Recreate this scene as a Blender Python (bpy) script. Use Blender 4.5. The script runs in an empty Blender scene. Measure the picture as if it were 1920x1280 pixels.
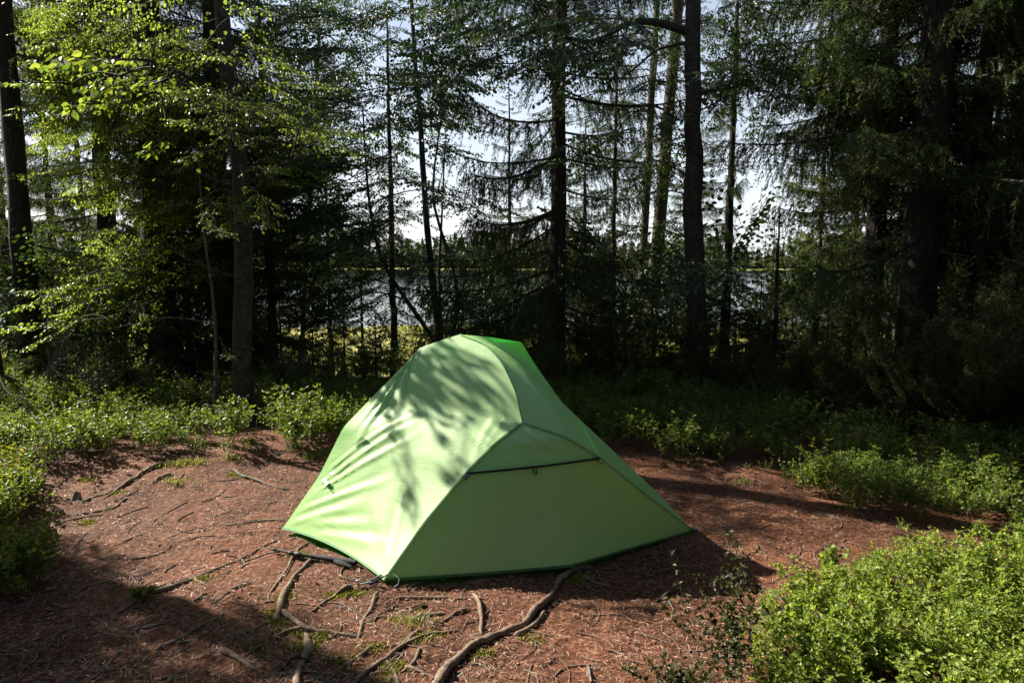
import bpy, math, random
import numpy as np
from mathutils import Matrix, Vector

rad = math.radians
scene = bpy.context.scene
COL = scene.collection
rng = np.random.default_rng(7)
rnd = random.Random(11)

# ------------------------------------------------------------------ camera, sky, sun
CAM_H = 1.57
PITCH = math.atan(160 / 1280)
cam_d = bpy.data.cameras.new('camera')
cam_d.lens = 24.0
cam_d.sensor_width = 36.0
cam_d.clip_start = 0.05
cam_d.clip_end = 3000
cam = bpy.data.objects.new('camera', cam_d)
cam.location = (0, 0, CAM_H)
cam.rotation_euler = (math.pi / 2 - PITCH, 0, 0)
COL.objects.link(cam)
scene.camera = cam

SUN = np.array([-1.2, 0.62, 1.0]); SUN = SUN / np.linalg.norm(SUN)      # towards the sun
SUN_EL = math.asin(SUN[2])
SUN_AZ = math.atan2(SUN[0], SUN[1])                                       # clockwise from +Y

world = bpy.data.worlds.new('World')
scene.world = world
world.use_nodes = True
wn, wl = world.node_tree.nodes, world.node_tree.links
wn.clear()
sky = wn.new('ShaderNodeTexSky')
sky.sky_type = 'NISHITA'
sky.sun_disc = False
sky.sun_elevation = SUN_EL
sky.sun_rotation = SUN_AZ
sky.air_density = 1.0
sky.dust_density = 1.2
sky.ozone_density = 1.0
bg = wn.new('ShaderNodeBackground')
bg.inputs['Strength'].default_value = 0.05
wo = wn.new('ShaderNodeOutputWorld')
wtc = wn.new('ShaderNodeTexCoord')
wmap = wn.new('ShaderNodeMapping'); wmap.inputs['Scale'].default_value = (1.0, 1.0, 3.2)
wno = wn.new('ShaderNodeTexNoise'); wno.inputs['Scale'].default_value = 2.6; wno.inputs['Detail'].default_value = 6
wr = wn.new('ShaderNodeMapRange'); wr.inputs['From Min'].default_value = 0.42; wr.inputs['From Max'].default_value = 0.75
wr.inputs['To Min'].default_value = 0.62; wr.inputs['To Max'].default_value = 0.95
# thin bright haze that gathers towards the horizon all round
wsep = wn.new('ShaderNodeSeparateXYZ'); wl.new(wtc.outputs['Generated'], wsep.inputs[0])
wel = wn.new('ShaderNodeMapRange'); wel.inputs['From Min'].default_value = 0.0; wel.inputs['From Max'].default_value = 0.55
wel.inputs['To Min'].default_value = 1.0; wel.inputs['To Max'].default_value = 0.06
wl.new(wsep.outputs['Z'], wel.inputs['Value'])
wmul = wn.new('ShaderNodeMath'); wmul.operation = 'MULTIPLY'; wl.new(wel.outputs[0], wmul.inputs[1])
wmix = wn.new('ShaderNodeMixRGB'); wmix.inputs['Color2'].default_value = (8.0, 8.45, 9.2, 1)
wl.new(wtc.outputs['Generated'], wmap.inputs['Vector']); wl.new(wmap.outputs[0], wno.inputs['Vector'])
wl.new(wno.outputs['Fac'], wr.inputs['Value']); wl.new(wr.outputs[0], wmul.inputs[0]); wl.new(wmul.outputs[0], wmix.inputs['Fac'])
wl.new(sky.outputs[0], wmix.inputs['Color1']); wl.new(wmix.outputs[0], bg.inputs['Color'])
wl.new(bg.outputs[0], wo.inputs['Surface'])

sun_d = bpy.data.lights.new('sun', 'SUN')
sun_d.energy = 5.0
sun_d.angle = rad(0.53)
sun_d.color = (1.0, 0.94, 0.82)
sun = bpy.data.objects.new('sun', sun_d)
sun.rotation_euler = Vector(SUN).to_track_quat('Z', 'Y').to_euler()
sun.location = (-12, 6, 14)
COL.objects.link(sun)

scene.view_settings.view_transform = 'Standard'
scene.view_settings.look = 'None'
scene.view_settings.gamma = 1
scene.view_settings.exposure = 1.55
scene.view_settings.use_curve_mapping = False
scene.cycles.max_bounces = 6
scene.cycles.diffuse_bounces = 3
scene.cycles.glossy_bounces = 2
scene.cycles.transmission_bounces = 4
scene.cycles.use_denoising = True

# ------------------------------------------------------------------ picture helpers
CP, SP = math.cos(PITCH), math.sin(PITCH)
def ray(px, py):
    u, v = (px - 960) / 1280, (640 - py) / 1280
    return np.array([u, CP + v * SP, -SP + v * CP])
def at_z(px, py, z=0.0):
    d = ray(px, py); t = (z - CAM_H) / d[2]
    return np.array([d[0] * t, d[1] * t, z])
def at_y(px, py, Y):
    d = ray(px, py); t = Y / d[1]
    return np.array([d[0] * t, Y, CAM_H + d[2] * t])
def PX(px, Y, py=480):
    return at_y(px, py, Y)[0]

# ------------------------------------------------------------------ noise and terrain
_G = np.random.default_rng(3).random((64, 64))
def vnoise(x, y):
    x = np.asarray(x, float); y = np.asarray(y, float)
    xi = np.floor(x).astype(int); yi = np.floor(y).astype(int)
    fx = x - xi; fy = y - yi
    fx = fx * fx * (3 - 2 * fx); fy = fy * fy * (3 - 2 * fy)
    g = lambda a, b: _G[a % 64, b % 64]
    return (g(xi, yi) * (1 - fx) + g(xi + 1, yi) * fx) * (1 - fy) + (g(xi, yi + 1) * (1 - fx) + g(xi + 1, yi + 1) * fx) * fy
def sstep(a, b, x):
    t = np.clip((np.asarray(x, float) - a) / (b - a), 0, 1)
    return t * t * (3 - 2 * t)
def ground_h(x, y):
    x = np.asarray(x, float); y = np.asarray(y, float)
    near = 1 - sstep(10, 30, np.hypot(x, y))
    h = (vnoise(x * .8 + 7, y * .8) - .5) * .07 + (vnoise(x * 2.7, y * 2.7 + 5) - .5) * .03
    h = h + ((vnoise(x * 8, y * 8) - .5) * .022 + (vnoise(x * 17, y * 17) - .5) * .009) * near
    h = h + .10 * np.exp(-(((x + 1.7) / 1.0) ** 2 + ((y - 5.5) / .45) ** 2))
    h = h + .05 * np.exp(-(((x + 3.4) / .7) ** 2 + ((y - 4.6) / .6) ** 2))
    far = sstep(8.2 + .6 * np.sin(x * .4), 21, y)
    h = h * (1 - .6 * far) - 2.95 * far
    h = h + 1.2 * far * sstep(9, 30, np.abs(x - 1) * (1 - sstep(18, 40, y)))
    lake = sstep(42, 46, y + 2.0 * np.sin(x * .09) + 1.5 * np.sin(x * .31)) * (1 - sstep(225, 240, y + 9 * np.sin(x * .03)))
    h = h - .6 * lake + 1.6 * sstep(236, 300, y)
    return h
def gz(x, y): return float(ground_h(x, y))
def on_ground(px, py):
    z = 0.0
    for _ in range(6):
        p = at_z(px, py, z); z = gz(p[0], p[1])
    return np.array([p[0], p[1], z])

# ------------------------------------------------------------------ mesh helpers
class MB:
    def __init__(s): s.V = []; s.F = []; s.M = []; s.n = 0
    def add(s, V, F, mat=0):
        V = np.asarray(V, float).reshape(-1, 3); F = np.asarray(F, int)
        s.V.append(V); s.F.append(F + s.n); s.M.append(mat); s.n += len(V)
    def mesh(s, name, mats, smooth=True):
        me = bpy.data.meshes.new(name)
        V = np.concatenate(s.V)
        me.vertices.add(len(V)); me.vertices.foreach_set('co', V.astype(np.float32).ravel())
        loops = np.concatenate([f.ravel() for f in s.F])
        sizes = np.concatenate([np.full(len(f), f.shape[1]) for f in s.F])
        mi = np.concatenate([np.full(len(f), m) for f, m in zip(s.F, s.M)])
        me.loops.add(len(loops)); me.loops.foreach_set('vertex_index', loops.astype(np.int32))
        me.polygons.add(len(sizes))
        me.polygons.foreach_set('loop_start', (np.cumsum(sizes) - sizes).astype(np.int32))
        me.polygons.foreach_set('loop_total', sizes.astype(np.int32))
        me.polygons.foreach_set('material_index', mi.astype(np.int32))
        me.polygons.foreach_set('use_smooth', np.full(len(sizes), smooth))
        for m in (mats if isinstance(mats, (list, tuple)) else [mats]): me.materials.append(m)
        me.update(calc_edges=True)
        return me
def link(name, me, parent=None, loc=(0, 0, 0), **props):
    o = bpy.data.objects.new(name, me)
    COL.objects.link(o)
    o.location = loc
    if parent is not None: o.parent = parent
    for k, v in props.items(): o[k] = v
    return o
def thing(name, label, category, loc=(0, 0, 0), group=None, rz=0):
    o = bpy.data.objects.new(name, None); COL.objects.link(o)
    o.empty_display_size = .1
    o.location = loc; o.rotation_euler = (0, 0, rz)
    o['label'] = label; o['category'] = category
    if group: o['group'] = group
    return o
def unit(a):
    a = np.asarray(a, float); return a / np.maximum(np.linalg.norm(a, axis=-1, keepdims=True), 1e-9)
def tube(P, R, n=6, cap=True):
    P = np.asarray(P, float); R = np.broadcast_to(np.asarray(R, float), (len(P),))
    T = unit(np.gradient(P, axis=0))
    ref = np.array([0, 0, 1.0]) if abs(T[0][2]) < .8 else np.array([1.0, 0, 0])
    A = unit(np.cross(T, ref)); B = np.cross(T, A)
    th = np.linspace(0, 2 * np.pi, n, endpoint=False)
    V = P[:, None] + R[:, None, None] * (np.cos(th)[None, :, None] * A[:, None] + np.sin(th)[None, :, None] * B[:, None])
    V = V.reshape(-1, 3)
    i = np.arange(len(P) - 1)[:, None] * n; j = np.arange(n)[None]; k = (j + 1) % n
    F = np.stack([i + j, i + k, i + n + k, i + n + j], -1).reshape(-1, 4)
    return V, F
def spline(pts, n):
    pts = np.asarray(pts, float)
    d = np.r_[0, np.cumsum(np.linalg.norm(np.diff(pts, axis=0), axis=1))]; d /= d[-1]
    t = np.linspace(0, 1, n)
    # Catmull style: smooth linear interpolation once or twice
    Q = np.stack([np.interp(t, d, pts[:, k]) for k in range(pts.shape[1])], -1)
    for _ in range(2):
        Q[1:-1] = .25 * Q[:-2] + .5 * Q[1:-1] + .25 * Q[2:]
    return Q
def place(Vt, Ft, O, X, Y, Z, S):
    """copies of a template: origin O, axes X Y Z (n,3), scale S (n,)"""
    V = O[:, None] + S[:, None, None] * (Vt[None, :, 0:1] * X[:, None] + Vt[None, :, 1:2] * Y[:, None] + Vt[None, :, 2:3] * Z[:, None])
    F = Ft[None] + (np.arange(len(O)) * len(Vt))[:, None, None]
    return V.reshape(-1, 3), F.reshape(-1, Ft.shape[1])
def frames(D, N):
    """X along D, Z close to N"""
    X = unit(D); Y = unit(np.cross(N, X)); Z = np.cross(X, Y)
    return X, Y, Z

# ------------------------------------------------------------------ materials
def mat(name):
    m = bpy.data.materials.new(name); m.use_nodes = True
    nt = m.node_tree; nt.nodes.clear()
    out = nt.nodes.new('ShaderNodeOutputMaterial')
    return m, nt.nodes, nt.links, out
def noise(n, l, scale, detail=4, vec=None, rough=.55, dist=0):
    t = n.new('ShaderNodeTexNoise'); t.inputs['Scale'].default_value = scale; t.inputs['Detail'].default_value = detail
    t.inputs['Roughness'].default_value = rough; t.inputs['Distortion'].default_value = dist
    if vec is not None: l.new(vec, t.inputs['Vector'])
    return t
def ramp(n, l, src, stops):
    r = n.new('ShaderNodeValToRGB'); e = r.color_ramp.elements
    while len(e) < len(stops): e.new(.5)
    for k, (p, c) in enumerate(stops): e[k].position = p; e[k].color = (*c, 1)
    l.new(src, r.inputs[0]); return r
def coords(n, l, kind='Object', scale=(1, 1, 1)):
    c = n.new('ShaderNodeTexCoord'); m = n.new('ShaderNodeMapping'); m.inputs['Scale'].default_value = scale
    l.new(c.outputs[kind], m.inputs['Vector']); return m.outputs[0]
def bump(n, l, src, strength, dist):
    b = n.new('ShaderNodeBump'); b.inputs['Strength'].default_value = strength; b.inputs['Distance'].default_value = dist
    l.new(src, b.inputs['Height']); return b
def leaf_mat(name, cols, trans=.45, rough=.5, spec=.25, gain=1.6):
    """thin leaf: diffuse, light through it, faint gloss; each leaf its own tone"""
    m, n, l, out = mat(name)
    g = n.new('ShaderNodeNewGeometry'); oi = n.new('ShaderNodeObjectInfo')
    k = len(cols)
    r = ramp(n, l, g.outputs['Random Per Island'], [(i / max(k - 1, 1), c) for i, c in enumerate(cols)])
    hsv = n.new('ShaderNodeHueSaturation'); mr = n.new('ShaderNodeMapRange')
    mr.inputs['To Min'].default_value = .75; mr.inputs['To Max'].default_value = 1.25
    l.new(oi.outputs['Random'], mr.inputs['Value']); l.new(mr.outputs[0], hsv.inputs['Value']); l.new(r.outputs[0], hsv.inputs['Color'])
    p = n.new('ShaderNodeBsdfPrincipled'); p.inputs['Roughness'].default_value = rough
    p.inputs['Specular IOR Level'].default_value = spec
    l.new(hsv.outputs[0], p.inputs['Base Color'])
    t = n.new('ShaderNodeBsdfTranslucent'); mx = n.new('ShaderNodeMixRGB'); mx.blend_type = 'MULTIPLY'; mx.inputs[0].default_value = 1
    mx.inputs['Color2'].default_value = (1.25 * gain, 1.3 * gain, .5 * gain, 1); l.new(hsv.outputs[0], mx.inputs['Color1']); l.new(mx.outputs[0], t.inputs['Color'])
    s = n.new('ShaderNodeMixShader'); s.inputs[0].default_value = trans
    l.new(p.outputs[0], s.inputs[1]); l.new(t.outputs[0], s.inputs[2]); l.new(s.outputs[0], out.inputs['Surface'])
    return m
def bark_mat(name, c1, c2, c3, scale=(9, 9, 2.2), bs=.8, bd=.02, rough=.9):
    m, n, l, out = mat(name)
    v = coords(n, l, 'Object', scale)
    a = noise(n, l, 3.8, 10, v, .72, .9); b = noise(n, l, .9, 3, v)
    r = ramp(n, l, a.outputs['Fac'], [(.30, c1), (.52, c2), (.72, c3)])
    mx = n.new('ShaderNodeMixRGB'); mx.blend_type = 'MULTIPLY'; mx.inputs[0].default_value = .6
    r2 = ramp(n, l, b.outputs['Fac'], [(.3, (.55, .55, .55)), (.7, (1.2, 1.2, 1.2))])
    l.new(r.outputs[0], mx.inputs['Color1']); l.new(r2.outputs[0], mx.inputs['Color2'])
    p = n.new('ShaderNodeBsdfPrincipled'); p.inputs['Roughness'].default_value = rough; p.inputs['Specular IOR Level'].default_value = .2
    l.new(mx.outputs[0], p.inputs['Base Color']); l.new(bump(n, l, a.outputs['Fac'], bs, bd).outputs[0], p.inputs['Normal'])
    l.new(p.outputs[0], out.inputs['Surface']); return m
def plain(name, c, rough=.5, metal=0, spec=.4, nscale=0, var=.25):
    m, n, l, out = mat(name)
    p = n.new('ShaderNodeBsdfPrincipled'); p.inputs['Roughness'].default_value = rough; p.inputs['Metallic'].default_value = metal
    p.inputs['Specular IOR Level'].default_value = spec; p.inputs['Base Color'].default_value = (*c, 1)
    if nscale:
        t = noise(n, l, nscale, 4, coords(n, l))
        r = ramp(n, l, t.outputs['Fac'], [(.3, tuple(x * (1 - var) for x in c)), (.7, tuple(min(1, x * (1 + var)) for x in c))])
        l.new(r.outputs[0], p.inputs['Base Color'])
    l.new(p.outputs[0], out.inputs['Surface']); return m

M_sprb = bark_mat('spruce_bark', (.012, .010, .008), (.045, .036, .028), (.10, .085, .07))
M_pine = bark_mat('pine_bark', (.03, .022, .016), (.09, .07, .052), (.20, .16, .125), (6, 6, 3))
M_birch = bark_mat('birch_bark', (.03, .027, .022), (.16, .14, .115), (.42, .40, .36), (5, 5, 14), .5, .01)
M_oldbirch = bark_mat('old_birch_bark', (.015, .013, .011), (.055, .048, .04), (.15, .135, .115), (6, 6, 9), .6, .015)
M_root = bark_mat('root_bark', (.07, .042, .028), (.20, .14, .10), (.38, .31, .24), (22, 22, 22), .6, .006)
M_deadw = bark_mat('dead_wood', (.07, .06, .05), (.17, .15, .125), (.32, .29, .25), (20, 20, 20), .4, .004)
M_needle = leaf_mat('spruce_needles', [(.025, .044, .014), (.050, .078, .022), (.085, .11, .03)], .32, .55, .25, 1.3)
M_needle2 = leaf_mat('light_spruce_needles', [(.06, .085, .018), (.11, .14, .026), (.16, .18, .035)], .3, .55, .25, 1.2)  # lighter copy of the spruce needles, sunlight painted into the colour
M_pineneedle = leaf_mat('pine_needles', [(.03, .055, .03), (.055, .085, .04)], .25, .5, .3, 1.2)
M_juniper = leaf_mat('juniper_needles', [(.045, .06, .02), (.08, .10, .034), (.12, .12, .04)], .25, .55, .25, 1.2)
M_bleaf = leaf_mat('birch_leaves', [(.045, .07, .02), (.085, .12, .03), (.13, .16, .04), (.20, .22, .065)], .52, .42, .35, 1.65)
M_dleaf = leaf_mat('dark_birch_leaves', [(.02, .045, .014), (.035, .065, .02), (.05, .085, .024)], .22, .4, .35)  # darker copy of the birch leaves, backlit shade put into the colour
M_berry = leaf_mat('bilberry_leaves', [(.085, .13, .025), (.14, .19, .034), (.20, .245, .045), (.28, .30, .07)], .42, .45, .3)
M_berryd = leaf_mat('shaded_bilberry_leaves', [(.06, .10, .02), (.10, .135, .026), (.16, .185, .038)], .4, .45, .3)  # darker copy of the bilberry leaves with shade put into the colour
M_shadebrown = leaf_mat('brown_green_leaves', [(.03, .04, .012), (.055, .062, .018), (.085, .075, .025)], .3, .5, .3, 1.1)  # brown-green leaves, darkened in colour to stand in for shade on the bush
M_stem = plain('bilberry_stem', (.07, .085, .03), .7)
M_redleaf = leaf_mat('red_leaves', [(.28, .03, .01), (.4, .07, .015)], .35)
M_grass = leaf_mat('grass_blades', [(.10, .13, .03), (.18, .19, .05), (.26, .23, .08)], .4, .5, .3, 1.1)
M_marsh = leaf_mat('marsh_grass', [(.16, .17, .035), (.24, .23, .05), (.30, .27, .07)], .4, .6, .2, 1.1)
M_moss = leaf_mat('moss', [(.10, .12, .015), (.18, .19, .025), (.26, .25, .04)], .3, .8, .1, 1.0)
M_litter = leaf_mat('needle_litter', [(.12, .042, .022), (.24, .085, .04), (.36, .15, .08), (.55, .38, .27), (.18, .055, .025), (.42, .22, .13), (.66, .52, .40)], .1, .5, .35, .8)
M_flake = leaf_mat('leaf_litter', [(.10, .05, .03), (.22, .12, .08), (.36, .25, .18), (.24, .07, .035)], .12, .6, .25, .8)

def ground_material():
    m, n, l, out = mat('forest_floor')
    v = coords(n, l, 'Object')
    a = noise(n, l, 1.1, 5, v); b = noise(n, l, 38, 9, v, .75); c = noise(n, l, 160, 5, v, .7)
    r = ramp(n, l, b.outputs['Fac'], [(.32, (.020, .011, .007)), (.45, (.098, .038, .018)), (.56, (.20, .082, .042)), (.70, (.38, .21, .125))])
    r2 = ramp(n, l, a.outputs['Fac'], [(.33, (.45, .43, .42)), (.50, (.9, .88, .86)), (.66, (1.2, 1.12, 1.05))])
    mx = n.new('ShaderNodeMixRGB'); mx.blend_type = 'MULTIPLY'; mx.inputs[0].default_value = 1
    l.new(r.outputs[0], mx.inputs['Color1']); l.new(r2.outputs[0], mx.inputs['Color2'])
    # green-brown moss floor under the forest and marsh beyond
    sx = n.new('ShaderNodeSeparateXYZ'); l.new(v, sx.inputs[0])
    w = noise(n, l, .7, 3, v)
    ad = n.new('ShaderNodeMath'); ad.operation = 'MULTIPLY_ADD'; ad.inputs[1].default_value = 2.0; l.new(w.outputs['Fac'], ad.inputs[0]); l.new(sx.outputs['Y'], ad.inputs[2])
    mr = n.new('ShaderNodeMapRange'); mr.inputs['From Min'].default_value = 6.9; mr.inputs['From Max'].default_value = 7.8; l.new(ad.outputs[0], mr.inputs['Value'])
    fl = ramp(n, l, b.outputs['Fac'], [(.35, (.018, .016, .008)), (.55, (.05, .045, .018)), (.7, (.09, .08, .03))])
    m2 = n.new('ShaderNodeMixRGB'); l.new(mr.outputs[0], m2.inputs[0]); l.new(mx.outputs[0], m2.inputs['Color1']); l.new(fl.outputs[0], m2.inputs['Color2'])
    mr2 = n.new('ShaderNodeMapRange'); mr2.inputs['From Min'].default_value = 17; mr2.inputs['From Max'].default_value = 20; l.new(sx.outputs['Y'], mr2.inputs['Value'])
    w2 = noise(n, l, .5, 6, v)
    ms = ramp(n, l, w2.outputs['Fac'], [(.3, (.12, .13, .03)), (.5, (.25, .235, .055)), (.7, (.36, .31, .09))])
    m3 = n.new('ShaderNodeMixRGB'); l.new(mr2.outputs[0], m3.inputs[0]); l.new(m2.outputs[0], m3.inputs['Color1']); l.new(ms.outputs[0], m3.inputs['Color2'])
    p = n.new('ShaderNodeBsdfPrincipled'); p.inputs['Roughness'].default_value = .85; p.inputs['Specular IOR Level'].default_value = .25
    l.new(m3.outputs[0], p.inputs['Base Color'])
    b1 = bump(n, l, b.outputs['Fac'], .9, .02); b2 = bump(n, l, c.outputs['Fac'], .7, .006); l.new(b1.outputs[0], b2.inputs['Normal'])
    l.new(b2.outputs[0], p.inputs['Normal']); l.new(p.outputs[0], out.inputs['Surface']); return m
M_ground = ground_material()

def water_material():
    m, n, l, out = mat('lake_water')
    v = coords(n, l, 'Object', (1, .35, 1))
    a = noise(n, l, .9, 4, v)
    p = n.new('ShaderNodeBsdfPrincipled'); p.inputs['Base Color'].default_value = (.012, .018, .022, 1); p.inputs['Roughness'].default_value = .10
    p.inputs['IOR'].default_value = 1.33
    l.new(bump(n, l, a.outputs['Fac'], .25, .1).outputs[0], p.inputs['Normal']); l.new(p.outputs[0], out.inputs['Surface']); return m

# ------------------------------------------------------------------ ground and lake
def build_ground():
    def axis(lim, d0, g):
        a = [0.0]; d = d0
        while a[-1] < lim: a.append(a[-1] + d); d *= g if a[-1] > 4.2 else 1
        return np.array(a)
    px_ = axis(700, .035, 1.045); xs = np.r_[-px_[::-1][:-1], px_]
    ys = np.r_[-axis(60, .5, 1.1)[::-1][:-1], axis(900, .035, 1.03)]
    X, Y = np.meshgrid(xs, ys); Z = ground_h(X, Y)
    V = np.stack([X, Y, Z], -1).reshape(-1, 3)
    nx, ny = len(xs), len(ys)
    i = (np.arange(ny - 1) * nx)[:, None] + np.arange(nx - 1)[None]
    F = np.stack([i, i + 1, i + nx + 1, i + nx], -1).reshape(-1, 4)
    mb = MB(); mb.add(V, F); link('ground', mb.mesh('ground', M_ground), kind='structure', label='reddish brown forest floor sloping down to a marsh')
build_ground()
mb = MB(); mb.add([(-650, 38, -3.12), (650, 38, -3.12), (650, 262, -3.12), (-650, 262, -3.12)], [(0, 1, 2, 3)])
link('lake_water', mb.mesh('lake_water', water_material()), kind='structure', label='calm pale blue lake beyond the trees')

# ------------------------------------------------------------------ where the sun must reach
def shadow_xy(P):
    return P[0] + 1.2 * P[2], P[1] - .62 * P[2]
def inside(poly, x, y):
    c = False; j = len(poly) - 1
    for i in range(len(poly)):
        xi, yi = poly[i]; xj, yj = poly[j]
        if (yi > y) != (yj > y) and x < (xj - xi) * (y - yi) / (yj - yi) + xi: c = not c
        j = i
    return c
OPEN_CAMP = [(-3.3, 4.7), (-2.9, 5.35), (-1.5, 5.8), (-.7, 5.3), (-.2, 4.4), (.2, 3.8), (.36, 3.5), (.36, 2.98), (1.1, 2.9), (1.45, 3.15), (1.9, 3.3), (3.4, 4.0),
             (3.2, 2.0), (-.2, 2.2), (-.65, 2.78), (-1.3, 3.1), (-2.2, 3.55), (-2.6, 3.75), (-4.4, 4.0), (-4.6, 5.3)]
OPEN_STRIP = [(-6, 7.2), (-4.3, 5.2), (-2.6, 5.5), (-1.4, 5.8), (-1.2, 7.2)]
OPEN_CROWN = [(-2.8, 3.4), (-2.8, 5.6), (2.2, 5.2), (2.2, 3.2), (0.4, 3.1)]
OPEN_UNDER = [(.8, 6.4), (3.8, 4.9), (6.6, 4.4), (7.5, 8.5), (1, 9.5)]
DAPPLE = [(.34, 2.98), (.34, 3.5), (1.15, 3.4), (1.15, 2.92)]
def blocked(P, own_birch=False, reach=.0):
    """would foliage here shade a place that the sun reaches in the picture?"""
    if P[2] < .6: return False
    x, y = shadow_xy(P)
    for dx, dy in ((0, 0), (reach, 0), (-reach, 0), (0, reach * .6), (0, -reach * .6)):
        if inside(OPEN_CAMP, x + dx, y + dy): return True
    if inside(OPEN_STRIP, x, y) and rnd.random() < (.3 if own_birch else .93): return True
    if inside(OPEN_UNDER, x, y) and rnd.random() < .24: return True
    if own_birch:
        return inside(DAPPLE, x, y) and rnd.random() < .8
    return (inside(DAPPLE, x, y)) or (inside(OPEN_CROWN, x, y) and rnd.random() < .85)

# ------------------------------------------------------------------ foliage templates
LEAF_V = np.array([(0, 0, 0), (.28, .30, .07), (.62, .27, .06), (1, 0, -.06), (.62, -.27, .06), (.28, -.30, .07)])
LEAF_F = np.array([(0, 3, 2, 1), (0, 5, 4, 3)])
def leaf_copies(O, D, N, S):
    X, Y, Z = frames(D, N)
    return place(LEAF_V, LEAF_F, O, X, Y, Z, S)
def needles_on(A, B, per_m, ln, wd, r, spread=.75):
    L = np.linalg.norm(B - A, axis=1)
    cnt = np.maximum(1, (L * per_m + r.random(len(L))).astype(int))
    idx = np.repeat(np.arange(len(L)), cnt)
    t = r.random(len(idx))[:, None]
    O = A[idx] * (1 - t) + B[idx] * t
    T = unit(B - A)[idx]
    R = unit(np.cross(T, unit(r.normal(size=(len(idx), 3)))))
    D = unit(T * (1 - spread * .5) + R * spread + np.array([0, 0, .1]))
    W = unit(np.cross(D, r.normal(size=D.shape)))
    l_ = ln * r.uniform(.7, 1.25, len(idx))[:, None]
    V = np.stack([O - W * wd * .5, O + W * wd * .5, O + D * l_], 1).reshape(-1, 3)
    return V, np.arange(len(V)).reshape(-1, 3)
def ribbons(A, B, w, r):
    T = unit(B - A); N = unit(np.cross(T, r.normal(size=T.shape))) * (w / 2)
    V = np.stack([A - N, A + N, B + N * .6, B - N * .6], 1).reshape(-1, 3)
    return V, np.arange(len(V)).reshape(-1, 4)

def spruce_branch(seed, L=1.5, hang=1.0, green=1.0, mats=None, nsec=50, per_m=112, nl=.030, wd=.0085):
    r = np.random.default_rng(seed); mb = MB()
    s = np.linspace(0, 1, 10)
    ax = np.stack([L * s, .05 * np.sin(s * 5 + seed) * s, L * (-.34 * s + .26 * s ** 2.4)], -1)
    mb.add(*tube(ax, .013 * (1 - s) + .003, 4), 0)
    A, B = [], []
    for k in range(nsec):
        t = .10 + .9 * (k + r.random()) / nsec
        P = np.array([np.interp(t, s, ax[:, c]) for c in range(3)])
        side = 1 if k % 2 else -1
        ln = (.44 * (1 - .62 * t) + .05) * r.uniform(.6, 1.2) * (L / 1.5)
        d = unit([.55 + .3 * r.random(), side * r.uniform(.5, 1), r.uniform(-.25, .1)])
        tt = np.linspace(0, 1, 5)[:, None]
        C = P + ln * (d * tt * (1 - .3 * tt) + np.array([0, 0, -.62 * hang]) * tt ** 1.8)
        A.append(C[:-1]); B.append(C[1:])
        for q in range(int(r.integers(3, 6))):
            u = r.uniform(.2, 1); Q = C[0] * (1 - u) + C[-1] * u if u > .8 else C[int(u * 4)]
            l2 = r.uniform(.05, .17) * (L / 1.5)
            d2 = unit([r.uniform(-.1, .6), side * r.uniform(-.3, .6), -r.uniform(.2, 1.3) * hang])
            A.append(Q[None]); B.append((Q + d2 * l2)[None])
    A = np.concatenate(A); B = np.concatenate(B)
    mb.add(*ribbons(A, B, .005, r), 0)
    if green > 0:
        keep = r.random(len(A)) < green
        mb.add(*needles_on(A[keep], B[keep], per_m, nl, wd, r), 1)
        tip = s > .6
        mb.add(*needles_on(ax[tip][:-1], ax[tip][1:], per_m, nl, wd, r), 1)
    return mb.mesh('spruce_branch', mats or [M_sprb, M_needle], False)

SPR = [spruce_branch(k, 1.5, 1.0, .95) for k in range(5)]
SPR_THIN = [spruce_branch(20 + k, 1.5, 1.25, .72, nsec=48, per_m=115) for k in range(4)]
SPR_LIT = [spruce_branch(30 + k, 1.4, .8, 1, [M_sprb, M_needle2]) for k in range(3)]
SPR_BARE = [spruce_branch(40 + k, 1.2, .5, .06, nsec=26) for k in range(3)]
JUN = [spruce_branch(50 + k, 1.0, -.35, 1, [M_sprb, M_juniper], nsec=46, per_m=190, nl=.022, wd=.007) for k in range(3)]
DEAD = [spruce_branch(60 + k, 1.0, .25, 0, [M_deadw, M_needle], nsec=22) for k in range(2)]

def pine_branch(seed, L=1.8):
    r = np.random.default_rng(seed); mb = MB()
    s = np.linspace(0, 1, 11)
    ax = np.stack([L * s, .16 * np.sin(s * 7 + seed) * s, L * (-.25 * s + .1 * np.sin(s * 5))], -1)
    mb.add(*tube(ax, .016 * (1 - s) + .003, 4), 0)
    A, B, TA, TB = [], [], [], []
    for k in range(34):
        t = .2 + .8 * r.random(); P = np.array([np.interp(t, s, ax[:, c]) for c in range(3)])
        d = unit([.7, r.uniform(-1, 1), r.uniform(-.7, .5)]); l1 = r.uniform(.12, .45)
        w = unit(r.normal(size=3)) * .12 * l1
        Q = P + d * l1 * .5 + w; R = P + d * l1
        A += [P, Q]; B += [Q, R]; TA.append(Q * .4 + R * .6); TB.append(R + d * .03)
        for q in range(3):
            d3 = unit(d + r.normal(size=3) * .7); S = Q + d3 * r.uniform(.05, .16); A.append(Q); B.append(S); TA.append((Q + S) / 2); TB.append(S)
    A, B, TA, TB = map(np.array, (A, B, TA, TB))
    mb.add(*ribbons(A, B, .006, r), 0)
    mb.add(*needles_on(TA, TB, 420, .042, .0042, r, .9), 1)
    return mb.mesh('pine_branch', [M_pine, M_pineneedle], False)
PIN = [pine_branch(k) for k in range(3)]

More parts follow.
